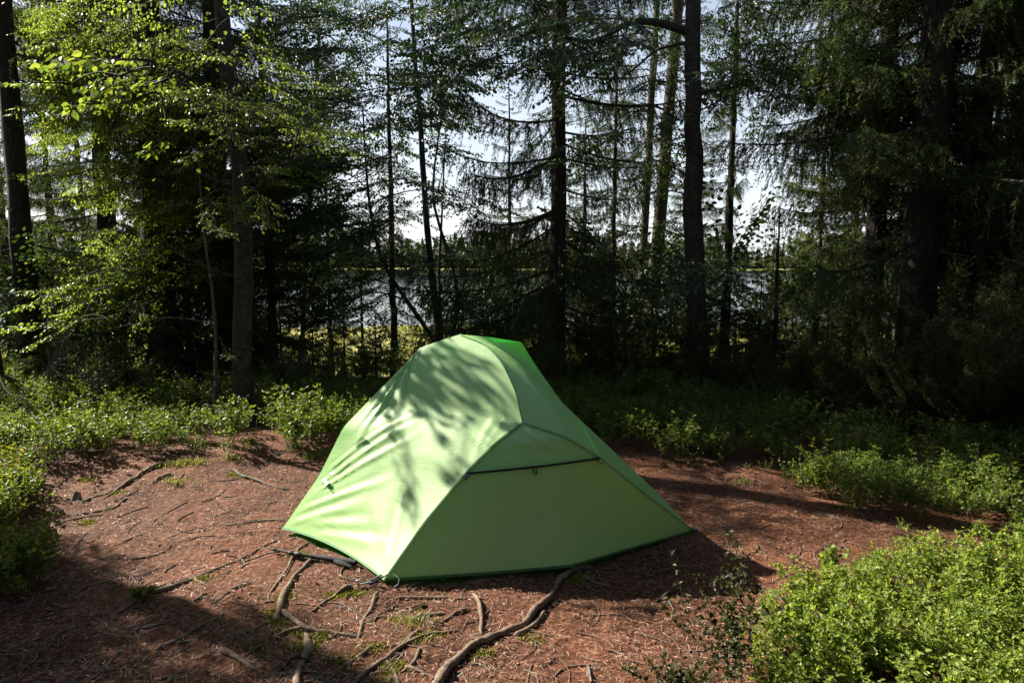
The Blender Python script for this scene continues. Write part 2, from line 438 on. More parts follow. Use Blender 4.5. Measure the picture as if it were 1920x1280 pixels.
def leafy_branch(seed, L=1.3, ls=.046, mats=None, nsub=22, step=.030, droop=.35):
    r = np.random.default_rng(seed); mb = MB()
    s = np.linspace(0, 1, 9)
    ax = np.stack([L * s, .10 * L * np.sin(s * 4 + seed), L * (-.10 * s - .12 * droop * s ** 2)], -1)
    mb.add(*tube(ax, .007 * (1 - s) + .0018, 4), 0)
    O, D, A, B = [], [], [], []
    def leaves_along(P0, P1, side0):
        n = max(2, int(np.linalg.norm(P1 - P0) / step)); T = unit(P1 - P0)
        for i in range(n):
            u = (i + .5 * r.random() + .3) / n; sd = side0 * (1 if i % 2 else -1)
            side = unit(np.cross(T, [0, 0, 1]) * sd + T * .8 + np.array([0, 0, -droop - r.uniform(0, .6)]))
            q = P0 + (P1 - P0) * u
            O.append(q + side * .010); D.append(side)
    for k in range(nsub):
        t = .08 + .92 * (k + r.random()) / nsub; side = 1 if k % 2 else -1
        P = np.array([np.interp(t, s, ax[:, c]) for c in range(3)])
        ln = L * (.36 * (1 - .55 * t)) * r.uniform(.5, 1.15)
        d = unit([r.uniform(.5, 1), side * r.uniform(.5, 1), r.uniform(-.35, .25)])
        M_ = P + d * ln * .5; E = P + d * ln + np.array([0, 0, -droop * .25 * ln])
        A += [P, M_]; B += [M_, E]
        leaves_along(P + (M_ - P) * .3, M_, side); leaves_along(M_, E, side)
    leaves_along(ax[5], ax[-1], 1)
    mb.add(*ribbons(np.array(A), np.array(B), .004, r), 0)
    O, D = np.array(O), np.array(D)
    N = unit(np.array([0, 0, 1.0]) + r.normal(size=D.shape) * .55)
    mb.add(*leaf_copies(O, D, N, ls * r.uniform(.6, 1.15, len(O))), 1)
    return mb.mesh('leafy_branch', mats or [M_birch, M_bleaf], False)
BIR = [leafy_branch(k, 1.15, .050, [M_oldbirch, M_bleaf], 24, .031) for k in range(4)]
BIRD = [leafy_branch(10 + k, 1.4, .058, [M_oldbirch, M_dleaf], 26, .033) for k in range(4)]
SPRIG = [leafy_branch(70 + k, .42, .058, [M_oldbirch, M_bleaf], 8, .045) for k in range(3)]
SHR = [leafy_branch(20 + k, .6, .040, [M_deadw, M_berryd], 12, .03, .1) for k in range(3)]

# ------------------------------------------------------------------ trees
def put_branch(root, me, P, az, pitch, sc, name='branch'):
    o = link(name, me, root)
    M = Matrix.Translation(Vector(P)) @ Matrix.Rotation(az, 4, 'Z') @ Matrix.Rotation(-pitch, 4, 'Y') @ Matrix.Rotation(rnd.uniform(-.25, .25), 4, 'X') @ Matrix.Scale(sc, 4)
    o.matrix_basis = M
    return o
def trunk_mesh(pts, r0, r1, m, flare=.5, n=12, rings=30, seed=0):
    P = spline(pts, rings); s = np.linspace(0, 1, rings)
    zz = np.maximum(P[:, 2] - P[0, 2], 0)
    R = r0 * (1 - s) + r1 * s + r0 * flare * np.exp(-zz / .16)
    r = np.random.default_rng(seed); P[1:-1, :2] += r.normal(size=(rings - 2, 2)) * r0 * .06
    V, F = tube(P, R, n)
    V[:, :2] += (vnoise(V[:, 0] * 25 + seed, V[:, 2] * 3)[:, None] - .5) * r0 * .22
    mb = MB(); mb.add(V, F)
    return mb.mesh('trunk', m)
def spruce(px, Y, H, r0, L, label, z0=.5, z1=None, step=.27, per=4, meshes=None, lowbare=0., group='spruces around the clearing', lean=0, top_step=.6,
           seen=None, name='spruce_tree', x=None, bark=None, gap=None, pitch0=-.12, kill=True, thin=.8):
    meshes = meshes or SPR
    X = PX(px, Y) if x is None else x
    g = gz(X, Y)
    t = thing(name, label, 'tree', (X, Y, g - .04), group)
    t_pts = [(0, 0, 0), (lean * .25, 0, H * .25), (lean * .6, 0, H * .6), (lean, 0, H)]
    link('trunk', trunk_mesh(t_pts, r0, r0 * .12, bark or M_sprb, seed=int(abs(px)) + 1), t)
    zt = seen if seen is not None else (480 / 1280 * Y + CAM_H - g + .8)
    if 6 < Y < 10 and H > 9:
        for k in range(9):
            zb = rnd.uniform(.5, 3.4); put_branch(t, rnd.choice(DEAD), (lean * zb / H, 0, zb), rnd.uniform(0, 6.28), rnd.uniform(-.35, .1), rnd.uniform(.25, .7), 'dead_branch')
    z = z0; nb = 0
    while z < H * .985:
        hid = z > zt
        st = (top_step if hid else step * .86) * rnd.uniform(.8, 1.25)
        Lz = L * min(1, (1 - z / H) ** .72 * 1.12)
        n = max(3, per + (0 if hid else (1 if rnd.random() < .8 else 0)))
        a0 = rnd.uniform(0, 6.28)
        for k in range(n):
            if hid and kill and rnd.random() < thin: continue
            az = a0 + k * 6.283 / n + rnd.uniform(-.4, .4)
            l_ = Lz * rnd.uniform(.65, 1.1)
            zz = z + rnd.uniform(-.1, .1)
            tip = np.array([X + lean * zz / H + .65 * l_ * math.cos(az), Y + .65 * l_ * math.sin(az), g + zz - .2 * l_])
            if gap and gap(tip): continue
            if kill and any(blocked(np.array([X + lean * zz / H + f_ * l_ * math.cos(az), Y + f_ * l_ * math.sin(az), g + zz - .25 * l_ * f_]), False, .22) for f_ in (.3, .65, 1.0)): continue
            # leave the space between the camera and the tent open
            if abs(tip[0]) < .8 * tip[1] + .3 and tip[1] < 5.6 and abs(tip[0]) < 3.2: continue
            if z < lowbare and rnd.random() < .75: me = rnd.choice(SPR_BARE); l_ *= .8
            else: me = rnd.choice(meshes)
            up = pitch0 + .5 * (z / H)
            put_branch(t, me, (lean * zz / H, 0, zz), az, up + rnd.uniform(-.12, .12), l_ / 1.5)
            nb += 1
        z += st
    return t

def leafy_tree(label, trunk_pts, r0, sprays, meshes, bark, group='birches around the clearing', name='birch_tree', own=False, limbs=(), rise=.55, sc=(.75, 1.2), gap=None, flare=.35, cast=()):
    base = np.array(trunk_pts[0]); base[2] = gz(base[0], base[1]) - .05
    t = thing(name, label, 'tree', tuple(base), group)
    P = [np.array(p) - base for p in trunk_pts]; P[0] = np.zeros(3)
    link('trunk', trunk_mesh(P, r0, r0 * .25, bark, flare, seed=int(abs(base[0] * 10))), t)
    for lb in limbs:
        Q = spline([np.array(p) - base for p in lb[0]], 14)
        mb = MB(); mb.add(*tube(Q, np.linspace(lb[1], lb[1] * .3, len(Q)), 6)); link('limb', mb.mesh('limb', bark), t)
    TP = spline(P, 40) + base
    spots = []; NODES = np.concatenate([TP] + [spline([np.array(p) for p in lb[0]], 14) for lb in limbs])
    for (x0, x1, y0, y1, Y0, Y1, n) in sprays:
        k = 0; tries = 0
        while k < n and tries < n * 12:
            tries += 1
            px, py, Y = rnd.uniform(x0, x1), rnd.uniform(y0, y1), rnd.uniform(Y0, Y1)
            if gap and gap(px, py): continue
            W = at_y(px, py, Y)
            dxy = np.hypot(TP[:, 0] - W[0], TP[:, 1] - W[1]); j = int(np.argmin(dxy))
            az = math.atan2(W[1] - TP[j, 1], W[0] - TP[j, 0]) + rnd.uniform(-.5, .5); s_ = rnd.uniform(*sc)
            if any(blocked(W + np.array([math.cos(az), math.sin(az), -.15]) * s_ * 1.15 * f_, own, .14) for f_ in (0, .5, 1)): continue
            k += 1; spots.append(W)
            dxy = np.hypot(TP[:, 0] - W[0], TP[:, 1] - W[1])
            j = int(np.argmin(np.abs(TP[:, 2] - (W[2] - rise * dxy.min()))))
            S = TP[j]; d = W - S; dist = np.linalg.norm(d[:2]) + 1e-6
            if dist > .35 and W[2] > S[2] - .2:
                c_ = np.linalg.norm(NODES - W, axis=1) + np.where(NODES[:, 2] > W[2] - .05, .6, 0)
                S = NODES[int(np.argmin(c_))]; d = W - S; dist = np.linalg.norm(d[:2]) + 1e-6
                mid = S + d * .5 + np.array([0, 0, .08 * dist])
                w_ = .10 * dist; Q = spline([S - base, S - base + d * .3 + np.array([rnd.uniform(-w_, w_), rnd.uniform(-w_, w_), rnd.uniform(0, w_)]), mid - base + np.array([rnd.uniform(-w_, w_), rnd.uniform(-w_, w_), 0]), W - base], 10); NODES = np.concatenate([NODES, Q[3:] + base])
                mb = MB(); mb.add(*tube(Q, np.linspace(min(r0 * .2, .005 + .006 * dist), .0035, 10), 4)); link('limb', mb.mesh('limb', bark), t)
            put_branch(t, rnd.choice(meshes), W - base, az, rnd.uniform(-.45, .1), s_)
    for c_ in cast:                 # sprays high in the crown whose shadows play on the tent
        W = np.array(c_) + SUN * rnd.uniform(2.7, 3.6); az = rnd.uniform(2.4, 3.9)
        j = int(np.argmin(np.linalg.norm(NODES - W, axis=1))); Q = spline([NODES[j] - base, (NODES[j] + W) / 2 - base + [0, 0, .06], W - base], 8)
        mb = MB(); mb.add(*tube(Q, np.linspace(.008, .003, 8), 4)); link('limb', mb.mesh('limb', bark), t); NODES = np.concatenate([NODES, Q + base])
        put_branch(t, rnd.choice(SPRIG), W - base, az, 0, rnd.uniform(.85, 1.25))
    return t, base, spots

# big birch left of the tent
b0 = on_ground(457, 790)
def left_gap(px, py):
    return (py > 250 and px < 135) or (py > 430 and px < 150) or (py > 500 and px > 330) or (px < 60 and py > 200)
trunk_b = [b0, at_y(452, 600, b0[1]), at_y(458, 400, b0[1] + .05), at_y(440, 250, b0[1] + .1), at_y(418, 60, b0[1] + .1), at_y(405, -400, b0[1] + .1), at_y(400, -900, b0[1] + .2)]
lbt, lb_base, lb_spots = leafy_tree('tall birch left of the tent with sunlit leaves and a flared dark base', trunk_b, .095,
    [(380, 520, -20, 330, 5.9, 6.4, 16), (10, 240, -30, 230, 5.6, 8.2, 60), (60, 480, 0, 350, 5.7, 7.8, 84), (240, 520, 0, 300, 6.2, 7.8, 30), (10, 430, 180, 400, 6.8, 8.2, 50), (140, 430, 300, 520, 6.6, 8.2, 70), (130, 330, 420, 560, 6.6, 7.6, 26), (380, 570, 60, 480, 6.4, 8.0, 26),
     (-200, 500, -900, -40, 5.5, 8, 30), (100, 210, 590, 610, 6.1, 6.4, 2), (340, 430, 530, 600, 6.0, 6.5, 4)],
    BIR, M_oldbirch, own=True, gap=left_gap, sc=(.45, .85), flare=1.0, cast=[(-.46, 3.76, .93), (-.08, 3.66, .97), (-.24, 3.72, 1.02), (-.56, 3.66, .66), (-.36, 3.78, .97), (-.15, 3.62, .78), (-.05, 3.62, .88), (-.50, 3.72, .80), (-.30, 3.60, .70)],
    limbs=[([at_y(456, 350, 6.5), at_y(520, 312, 6.6), at_y(580, 290, 6.8), at_y(690, 292, 7.2)], .028),
           ([at_y(456, 370, 6.5), at_y(500, 340, 6.4), at_y(545, 310, 6.3), at_y(560, 240, 6.3)], .022),
           ([at_y(440, 250, 6.6), at_y(390, 170, 6.4), at_y(330, 130, 6.2), at_y(180, 90, 5.9)], .022)])
# leaves that can be picked apart at the sunny edge of the birch crown
lf = []
for k in range(4):
    mb = MB(); V = LEAF_V.copy(); V[:, 1] *= 1.15 + .1 * k; V[:, 2] *= (1 + .5 * k); mb.add(V, LEAF_F)
    lf.append(mb.mesh('leaf', M_bleaf))
n_leaf = 0; tries = 0
while n_leaf < 280 and tries < 9000:
    tries += 1
    c = lb_spots[rnd.randrange(len(lb_spots))]
    P = c + np.array([rnd.gauss(0, .22), rnd.uniform(-.35, -.05), rnd.gauss(-.03, .10)])
    if P[2] < .9 or P[2] > 5.2 or blocked(P, True): continue
    o = link('leaf', lf[n_leaf % 4], lbt)
    o.location = Vector(P - lb_base); o.rotation_euler = (rnd.uniform(-.9, .9), rnd.uniform(.1, 1.1), rnd.uniform(0, 6.28))
    s = rnd.uniform(.034, .056); o.scale = (s, s, s); n_leaf += 1

# thin pale birch beside the big one
tb = on_ground(404, 775)
leafy_tree('thin pale stemmed young birch just left of the tall birch', [tb, at_y(405, 640, tb[1]), at_y(398, 540, tb[1]), at_y(380, 430, tb[1]), at_y(372, 300, tb[1])], .022,
    [(340, 430, 330, 480, 6.3, 6.7, 6), (370, 440, 600, 650, 6.3, 6.6, 3)], BIR, M_birch, own=True, sc=(.3, .55),
    limbs=[([at_y(402, 608, tb[1]), at_y(340, 594, tb[1] - .1), at_y(290, 596, tb[1] - .2), at_y(240, 610, tb[1] - .2), at_y(195, 618, tb[1] - .2)], .008)])

# multi stemmed birch behind the tent
m0 = at_y(830, 640, 9.4); m0[2] = gz(m0[0], 9.4)
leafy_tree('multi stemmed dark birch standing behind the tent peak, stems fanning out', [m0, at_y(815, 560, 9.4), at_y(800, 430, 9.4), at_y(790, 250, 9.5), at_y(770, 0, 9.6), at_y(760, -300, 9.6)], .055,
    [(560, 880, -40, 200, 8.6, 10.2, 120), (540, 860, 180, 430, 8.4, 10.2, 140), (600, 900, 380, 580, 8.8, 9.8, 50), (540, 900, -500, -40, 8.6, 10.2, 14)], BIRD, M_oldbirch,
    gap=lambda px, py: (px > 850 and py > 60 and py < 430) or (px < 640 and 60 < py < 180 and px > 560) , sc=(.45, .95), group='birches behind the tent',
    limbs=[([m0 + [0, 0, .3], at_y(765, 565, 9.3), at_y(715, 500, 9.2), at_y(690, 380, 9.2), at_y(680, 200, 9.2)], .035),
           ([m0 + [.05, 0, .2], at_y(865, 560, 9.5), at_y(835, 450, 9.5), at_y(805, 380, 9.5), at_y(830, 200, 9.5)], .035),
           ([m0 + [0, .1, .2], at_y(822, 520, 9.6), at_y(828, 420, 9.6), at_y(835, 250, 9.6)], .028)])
# airy birch crown further left of it
a0 = at_y(560, 650, 12.0); a0[2] = gz(a0[0], 12.0)
leafy_tree('slender birch seen against the sky left of the tent peak', [a0, at_y(575, 450, 12), at_y(590, 250, 12), at_y(600, 0, 12), at_y(600, -300, 12)], .05,
    [(540, 760, 0, 260, 11, 12.6, 34), (500, 700, 230, 430, 11, 12.6, 30)], BIRD, M_birch, sc=(.6, 1.1), group='birches behind the tent')
# sunny young birch by the shore
y0 = at_y(563, 600, 16); y0[2] = gz(y0[0], 16)
leafy_tree('bright green young birch near the lake shore left of the tent', [y0, at_y(563, 560, 16), at_y(562, 500, 16), at_y(565, 400, 16)], .03,
    [(540, 590, 420, 600, 15.6, 16.4, 12)], BIR, M_birch, sc=(.5, .8), rise=.3)

# dark birch right of the tent with the big arching limb
d0 = on_ground(1312, 742)
YD = float(d0[1])
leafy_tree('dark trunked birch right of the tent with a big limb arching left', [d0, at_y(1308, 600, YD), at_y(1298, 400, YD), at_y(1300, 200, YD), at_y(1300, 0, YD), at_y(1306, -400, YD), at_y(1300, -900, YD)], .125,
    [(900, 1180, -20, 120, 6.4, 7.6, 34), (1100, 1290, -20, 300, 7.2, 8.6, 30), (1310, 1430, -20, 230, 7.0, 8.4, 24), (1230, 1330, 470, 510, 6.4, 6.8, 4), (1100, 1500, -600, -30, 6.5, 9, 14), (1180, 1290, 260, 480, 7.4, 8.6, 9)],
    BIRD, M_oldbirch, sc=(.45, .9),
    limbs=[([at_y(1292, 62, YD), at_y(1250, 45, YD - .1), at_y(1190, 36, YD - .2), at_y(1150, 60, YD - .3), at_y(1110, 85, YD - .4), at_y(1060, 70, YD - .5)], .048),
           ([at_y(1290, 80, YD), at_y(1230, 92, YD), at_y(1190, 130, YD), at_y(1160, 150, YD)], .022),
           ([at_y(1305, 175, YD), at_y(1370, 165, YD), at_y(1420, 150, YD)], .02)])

def sky_gap(tip):
    """the two openings to the sky and the lake"""
    d = tip - np.array([0, 0, CAM_H]); f = d[1] * CP - d[2] * SP
    if f <= .1: return False
    px = 960 + 1280 * d[0] / f; py = 640 - 1280 * (d[1] * SP + d[2] * CP) / f
    if 1665 < px < 1790 and tip[1] < 6.9 and py < 620 and rnd.random() < .85: return True
    if 1780 < px < 1910 and 20 < py < 340 and rnd.random() < .6: return True
    return (838 < px < 912 and 10 < py < 430) or (1388 < px < 1485 and 100 < py < 475) or (720 < px < 838 and 20 < py < 300 and rnd.random() < .5) or (1400 < px < 1450 and 500 < py < 560) or (560 < px < 590 and 500 < py < 580)

# spruces and pines (pixel column, depth)
spruce(45, 8.0, 17, .125, 1.7, 'tall dark spruce at the left edge with a thick straight trunk', thin=.25, z0=.9, lowbare=2.4, gap=sky_gap)
spruce(-30, 6.8, 4.6, .07, 1.1, 'smaller dark spruce with low branches cut off by the left edge', z0=.5, gap=sky_gap)
spruce(300, 8.3, 16, .19, 1.7, 'very dark dense spruce directly behind the sunlit birch leaves', thin=.25, z0=.4, step=.22, per=5, lowbare=1.0)
spruce(205, 9.6, 14, .14, 1.5, 'dark spruce between the left edge spruce and the dense one', thin=.25, z0=.5, lowbare=1.5)
spruce(418, 8.9, 17, .13, 1.5, 'tall spruce whose trunk rises just behind the tall birch', thin=.25, z0=.5, lowbare=1.6)
spruce(505, 9.6, 6.4, .07, 1.05, 'medium spruce right of the tall birch against the lake', z0=.2)
spruce(615, 11, 4.0, .048, .75, 'slim spruce with a bare straight stem standing before the lake', z0=.5, step=.17, per=5, meshes=SPR_THIN, lowbare=1.6)
spruce(675, 11.6, 3.2, .036, .55, 'thin short spruce right beside the slim bare stemmed one', z0=.5, step=.17, meshes=SPR_THIN, lowbare=1.4)
spruce(735, 10.4, 6.0, .06, .8, 'spindly spruce left of the tent peak', z0=.3, meshes=SPR_THIN, lowbare=1.6)
spruce(1045, 8.2, 16, .105, 1.75, 'big spruce behind the right side of the tent with drooping branches', z0=.7, step=.24, per=5, meshes=SPR_THIN, lowbare=.9, gap=sky_gap)
spruce(955, 11.5, 5.2, .05, .9, 'dark young spruce behind the tent roof', z0=.3, gap=sky_gap)
spruce(1150, 10, 5.8, .05, .8, 'thin spruce with a pale stem between the big spruce and the pine', z0=.8, meshes=SPR_LIT, lowbare=1.6)
def pine(px, Y, H, r0, label, lean=0, zlow=3.2):
    X = PX(px, Y); g = gz(X, Y)
    t = thing('pine_tree', label, 'tree', (X, Y, g - .04), 'pines around the clearing')
    link('trunk', trunk_mesh([(0, 0, 0), (lean * .3, 0, H * .3), (lean * .6, 0, H * .6), (lean, 0, H)], r0, r0 * .2, M_pine, .25, seed=int(px)), t)
    z = zlow
    while z < H:
        for k in range(3):
            az = rnd.uniform(0, 6.28); l_ = rnd.uniform(.6, 1.1)
            tip = np.array([X + l_ * math.cos(az), Y + l_ * math.sin(az), g + z])
            if not blocked(tip) and not sky_gap(tip): put_branch(t, rnd.choice(PIN), (lean * z / H, 0, z), az, rnd.uniform(-.2, .4), l_)
        z += .45
    for k in range(9):                 # dead stubs
        z = rnd.uniform(1, zlow + .5); put_branch(t, rnd.choice(DEAD), (lean * z / H, 0, z), rnd.uniform(0, 6.28), rnd.uniform(-.3, .2), rnd.uniform(.3, .6))
    return t
pine(1218, 11, 16, .115, 'tall pale brown pine trunk left of the dark birch', .95)
pine(1200, 12, 14, .08, 'thinner dark pine close behind the pale brown pine', .4)
spruce(1365, 9.2, 6.2, .075, .95, 'narrow dark spruce right of the dark trunked birch', z0=.4, per=5, step=.2, gap=sky_gap)
spruce(1458, 8.3, 2.2, .05, .6, 'short dead looking spruce with a black stem by the lake gap', z0=.3, meshes=SPR_BARE, gap=sky_gap)
spruce(1640, 7.6, 15, .11, 1.75, 'dark spruce trunk left of the thickest trunk on the right', z0=1.2, lowbare=1.8, gap=sky_gap, step=.24, per=5)
spruce(1722, 6.9, 18, .185, 2.0, 'thickest dark spruce on the right with heavy shading branches', z0=1.6, gap=sky_gap, lowbare=1.8, step=.24, per=5, lean=.3)
spruce(1800, 7.9, 16, .12, 1.6, 'dark spruce trunk right of the thickest trunk', z0=1.2, gap=sky_gap, lowbare=1.8, lean=.6)
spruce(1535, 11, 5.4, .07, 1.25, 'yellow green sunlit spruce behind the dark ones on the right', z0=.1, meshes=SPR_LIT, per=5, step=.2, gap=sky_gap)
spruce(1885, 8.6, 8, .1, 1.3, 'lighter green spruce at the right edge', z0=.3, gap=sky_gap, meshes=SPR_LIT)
spruce(1985, 6.9, 9, .09, 1.4, 'spruce reaching in from the right edge', z0=.6, gap=sky_gap)
bgd = [(100, 13, 9), (160, 15, 10), (345, 14, 8), (470, 15, 6), (1095, 13, 5), (1290, 14, 5.5), (1600, 13, 8), (1700, 14, 11), (1850, 13, 10), (1940, 12, 9), (10, 12, 10)]
bl = ['left edge spruce', 'two left spruces', 'dense dark spruce', 'tall birch', 'drooping big spruce', 'dark trunked birch', 'sunlit spruce', 'thickest spruce', 'right edge trees', 'far right corner trees', 'far left corner trees']
for (px, Y, H), lb_ in zip(bgd, bl):
    spruce(px, Y, H, .09, 1.3, 'background spruce further down the slope behind the ' + lb_, z0=.3, step=.32, group='background spruces on the slope', gap=sky_gap, meshes=SPR + SPR_LIT[:1])
for px, Y, H, lb_ in ((1450, 27, 6.5, 'pale green shore spruce in the sky gap on the right'), (1500, 30, 6.0, 'paler shore spruce just right of the sky gap'), (1010, 25, 5, 'small shore spruce behind the drooping spruce'), (880, 28, 4.5, 'small shore spruce seen above the tent roof')):
    spruce(px, Y, H, .07, 1.2, lb_, z0=.2, step=.28, meshes=SPR_LIT, group='spruces on the lake shore')

# trees just outside the view that shade the foreground and close the clearing
for x, y, H, L, lb_ in ((-5.9, 5.1, 9, 1.7, 'bushy spruce just outside the view on the left'), (-5.0, 3.7, 9, 1.6, 'young spruce just left of the view shading the front corner'), (-7.0, 3.2, 12, 2.1, 'spruce left of the view behind the young one'), (-6.3, 4.3, 12, 2.1, 'spruce just outside the view that shades the lower left foreground'), (-8.2, 4.6, 14, 2.2, 'second shading spruce left of the clearing'),
                       (-5.2, 2.6, 9, 1.7, 'spruce beside the path left of the photographer'), (-11, 10.5, 9, 1.8, 'spruce far to the left of the clearing'),
                       (6.3, 3.6, 13, 2.1, 'spruce right of the clearing'), (5.6, .2, 13, 2.0, 'spruce to the right behind the photographer'), (1.5, -5, 14, 2.2, 'spruce behind the photographer'),
                       (-2.8, -4.5, 14, 2.2, 'spruce behind the photographer to the left'), (8.2, 7.0, 13, 1.9, 'spruce beyond the right edge'),
                       (-6.0, -1.5, 14, 2.3, 'spruce behind the photographer far to the left'), (4.2, -3.2, 13, 2.3, 'spruce behind the photographer to the right'), (7.5, -2.0, 14, 2.2, 'spruce far right behind the photographer'), (-10.5, 2.0, 14, 2.3, 'spruce on the far left outside the view'), (9.5, 3.0, 14, 2.3, 'spruce on the far right outside the view'), (-.6, -6.5, 13, 2.4, 'spruce directly behind the photographer further back'), (6.8, -5, 13, 2.4, 'spruce far behind on the right'), (-7.5, -4.5, 13, 2.4, 'spruce far behind on the left'), (3.0, -2.2, 10, 1.9, 'younger spruce close behind on the right')):
    spruce(0, y, H, .14, L, lb_, z0=.5, step=.30, per=6, x=x, group='spruces around the clearing', seen=3, top_step=.5, thin=0)

# ------------------------------------------------------------------ undergrowth trees and bushes
def sapling(px, Y, H, lb_, meshes=SPR_LIT):
    return spruce(px, Y, H, .012 + .006 * H, .34 * H + .12, lb_, z0=.08, step=.11, per=5, meshes=meshes, group='spruce saplings', name='spruce_sapling', kill=False, top_step=.11)
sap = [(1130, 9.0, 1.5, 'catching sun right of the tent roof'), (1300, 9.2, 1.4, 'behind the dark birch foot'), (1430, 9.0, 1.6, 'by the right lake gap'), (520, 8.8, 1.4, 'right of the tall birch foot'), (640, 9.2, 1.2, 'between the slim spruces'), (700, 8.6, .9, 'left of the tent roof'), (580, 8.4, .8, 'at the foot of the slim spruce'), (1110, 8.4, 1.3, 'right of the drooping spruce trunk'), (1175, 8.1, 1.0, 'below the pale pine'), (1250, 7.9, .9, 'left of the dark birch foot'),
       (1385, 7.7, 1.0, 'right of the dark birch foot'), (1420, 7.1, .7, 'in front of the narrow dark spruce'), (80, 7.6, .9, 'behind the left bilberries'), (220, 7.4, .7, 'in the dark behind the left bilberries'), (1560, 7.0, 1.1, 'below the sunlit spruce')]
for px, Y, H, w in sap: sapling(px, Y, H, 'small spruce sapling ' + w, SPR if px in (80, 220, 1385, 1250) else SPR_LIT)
def bush(px, Y, H, n, lb_, meshes, name='juniper_bush', cat='bush', w=.35):
    X = PX(px, Y); t = thing(name, lb_, cat, (X, Y, gz(X, Y) - .02), name.replace('_', ' ') + 'es in the undergrowth')
    for k in range(n):
        a = rnd.uniform(0, 6.28); r = w * math.sqrt(rnd.random()) * .5
        put_branch(t, rnd.choice(meshes), (r * math.cos(a), r * math.sin(a), rnd.uniform(0, .45) * H), a, rnd.uniform(.7, 1.4), H * rnd.uniform(.5, .85))
    return t
for px, Y, H, w in ((1560, 6.4, .75, 'below the sunlit spruce'), (1660, 6.2, .9, 'in front of the thickest trunk'), (1480, 6.8, .8, 'by the lake gap'), (1780, 5.9, 1.3, 'tall and brownish near the right edge'), (1850, 5.6, 1.25, 'reddish green by the right edge'),
                    (1720, 6.4, 1.1, 'close to the thickest trunk foot'), (1900, 6.4, 1.6, 'highest at the right edge'), (1340, 7.2, .7, 'at the dark birch foot')):
    bush(px, Y, H, 22, 'dark juniper bush ' + w, JUN)
for px, Y, H, w in ((490, 7.2, .8, 'right of the tall birch'), (340, 6.9, .6, 'left of the tall birch'), (540, 6.9, .6, 'left behind the tent'), (620, 7.4, .7, 'behind the tent side'), (1200, 7.2, .55, 'right of the tent slope'),
                    (1130, 7.4, .5, 'close to the tent slope'), (730, 8.6, .9, 'under the spindly spruce'), (900, 9.2, .8, 'behind the tent roof'), (1440, 6.7, .5, 'in a patch of sun on the right')):
    bush(px, Y, H, 14, 'green leafy shrub ' + w, SHR, 'leafy_shrub', w=.6)
for px, Y, H, w in ((765, 10.8, 1.5, 'beside the fanning birch stems'), (850, 11.2, 1.6, 'right of the fanning birch stems'),                     (1095, 10.6, 1.5, 'right of the drooping spruce trunk'), (1170, 11.8, 2.3, 'beside the thin pale stemmed spruce'), (1260, 9.6, 1.9, 'between the pine and the dark birch'),                     (505, 9.0, 1.7, 'right behind the tall birch'), (130, 8.6, 1.6, 'in the dark on the far left'), (1500, 9.6, 1.8, 'below the sunlit spruce on the right')):
    bush(px, Y, H, 20, 'young birch shrub ' + w, BIRD + SHR[:1], 'young_birch', 'shrub', w=.9)
for px, Y, H, w in ((160, 6.9, .7, 'pale dead bush in the dark gap behind the left bilberries'), (60, 7.3, .9, 'grey dead bush at the left edge'), (560, 8.2, .9, 'grey dead bush behind the left side of the tent')):
    X = PX(px, Y); t = thing('dead_bush', w, 'bush', (X, Y, gz(X, Y)), 'dead bushes')
    for k in range(9): put_branch(t, rnd.choice(DEAD), (0, 0, rnd.uniform(0, .3)), rnd.uniform(0, 6.28), rnd.uniform(.3, 1.4), H * rnd.uniform(.5, 1))

# ------------------------------------------------------------------ bilberry ground cover
FAR_V = np.array([(0, 0, 0), (.45, .30, .06), (1, 0, -.04), (.45, -.30, .06)]); FAR_F = np.array([(0, 2, 1), (0, 3, 2)])
def berry_plant(seed, H=.26, nst=9, ls=.021, steps=9, far=False):
    r = np.random.default_rng(seed); O, D, N, A, B = [], [], [], [], []
    for k in range(nst):
        a = r.uniform(0, 6.28); lean = r.uniform(.1, .6); P = np.array([r.normal() * .03, r.normal() * .03, 0])
        d = unit([math.cos(a) * lean, math.sin(a) * lean, 1]); h = H * r.uniform(.6, 1.15)
        for i in range(steps):
            Q = P + d * h / steps; A.append(P); B.append(Q)
            if i > steps * .25:
                for q in range(3):
                    b = r.uniform(0, 6.28); e = unit([math.cos(b), math.sin(b), r.uniform(.1, 1.0)])
                    if q == 0 and i > 2:
                        tw = Q + e * r.uniform(.02, .06); A.append(Q); B.append(tw)
                        for w in range(3): O.append(tw * (w / 3) + Q * (1 - w / 3)); D.append(unit(e + r.normal(size=3) * .6)); N.append(unit(np.array([0, 0, 1]) + r.normal(size=3) * .5))
                    O.append(Q); D.append(e); N.append(unit(np.array([0, 0, 1]) + r.normal(size=3) * .5))
            d = unit(d + r.normal(size=3) * .14 + np.array([0, 0, .03])); P = Q
        O.append(P); D.append(d); N.append(unit(r.normal(size=3)))
    X_, Y_, Z_ = frames(np.array(D), np.array(N)); LV, LF = place(FAR_V if far else LEAF_V, FAR_F if far else LEAF_F, np.array(O), X_, Y_, Z_, ls * r.uniform(.6, 1.2, len(O)))
    SV, SF = ribbons(np.array(A), np.array(B), .0026, r)
    return LV, LF, SV, SF
PLANTS = [berry_plant(k) for k in range(5)]
PLANTS_FAR = [berry_plant(10 + k, .26, 8, .023, 9, True) for k in range(5)]
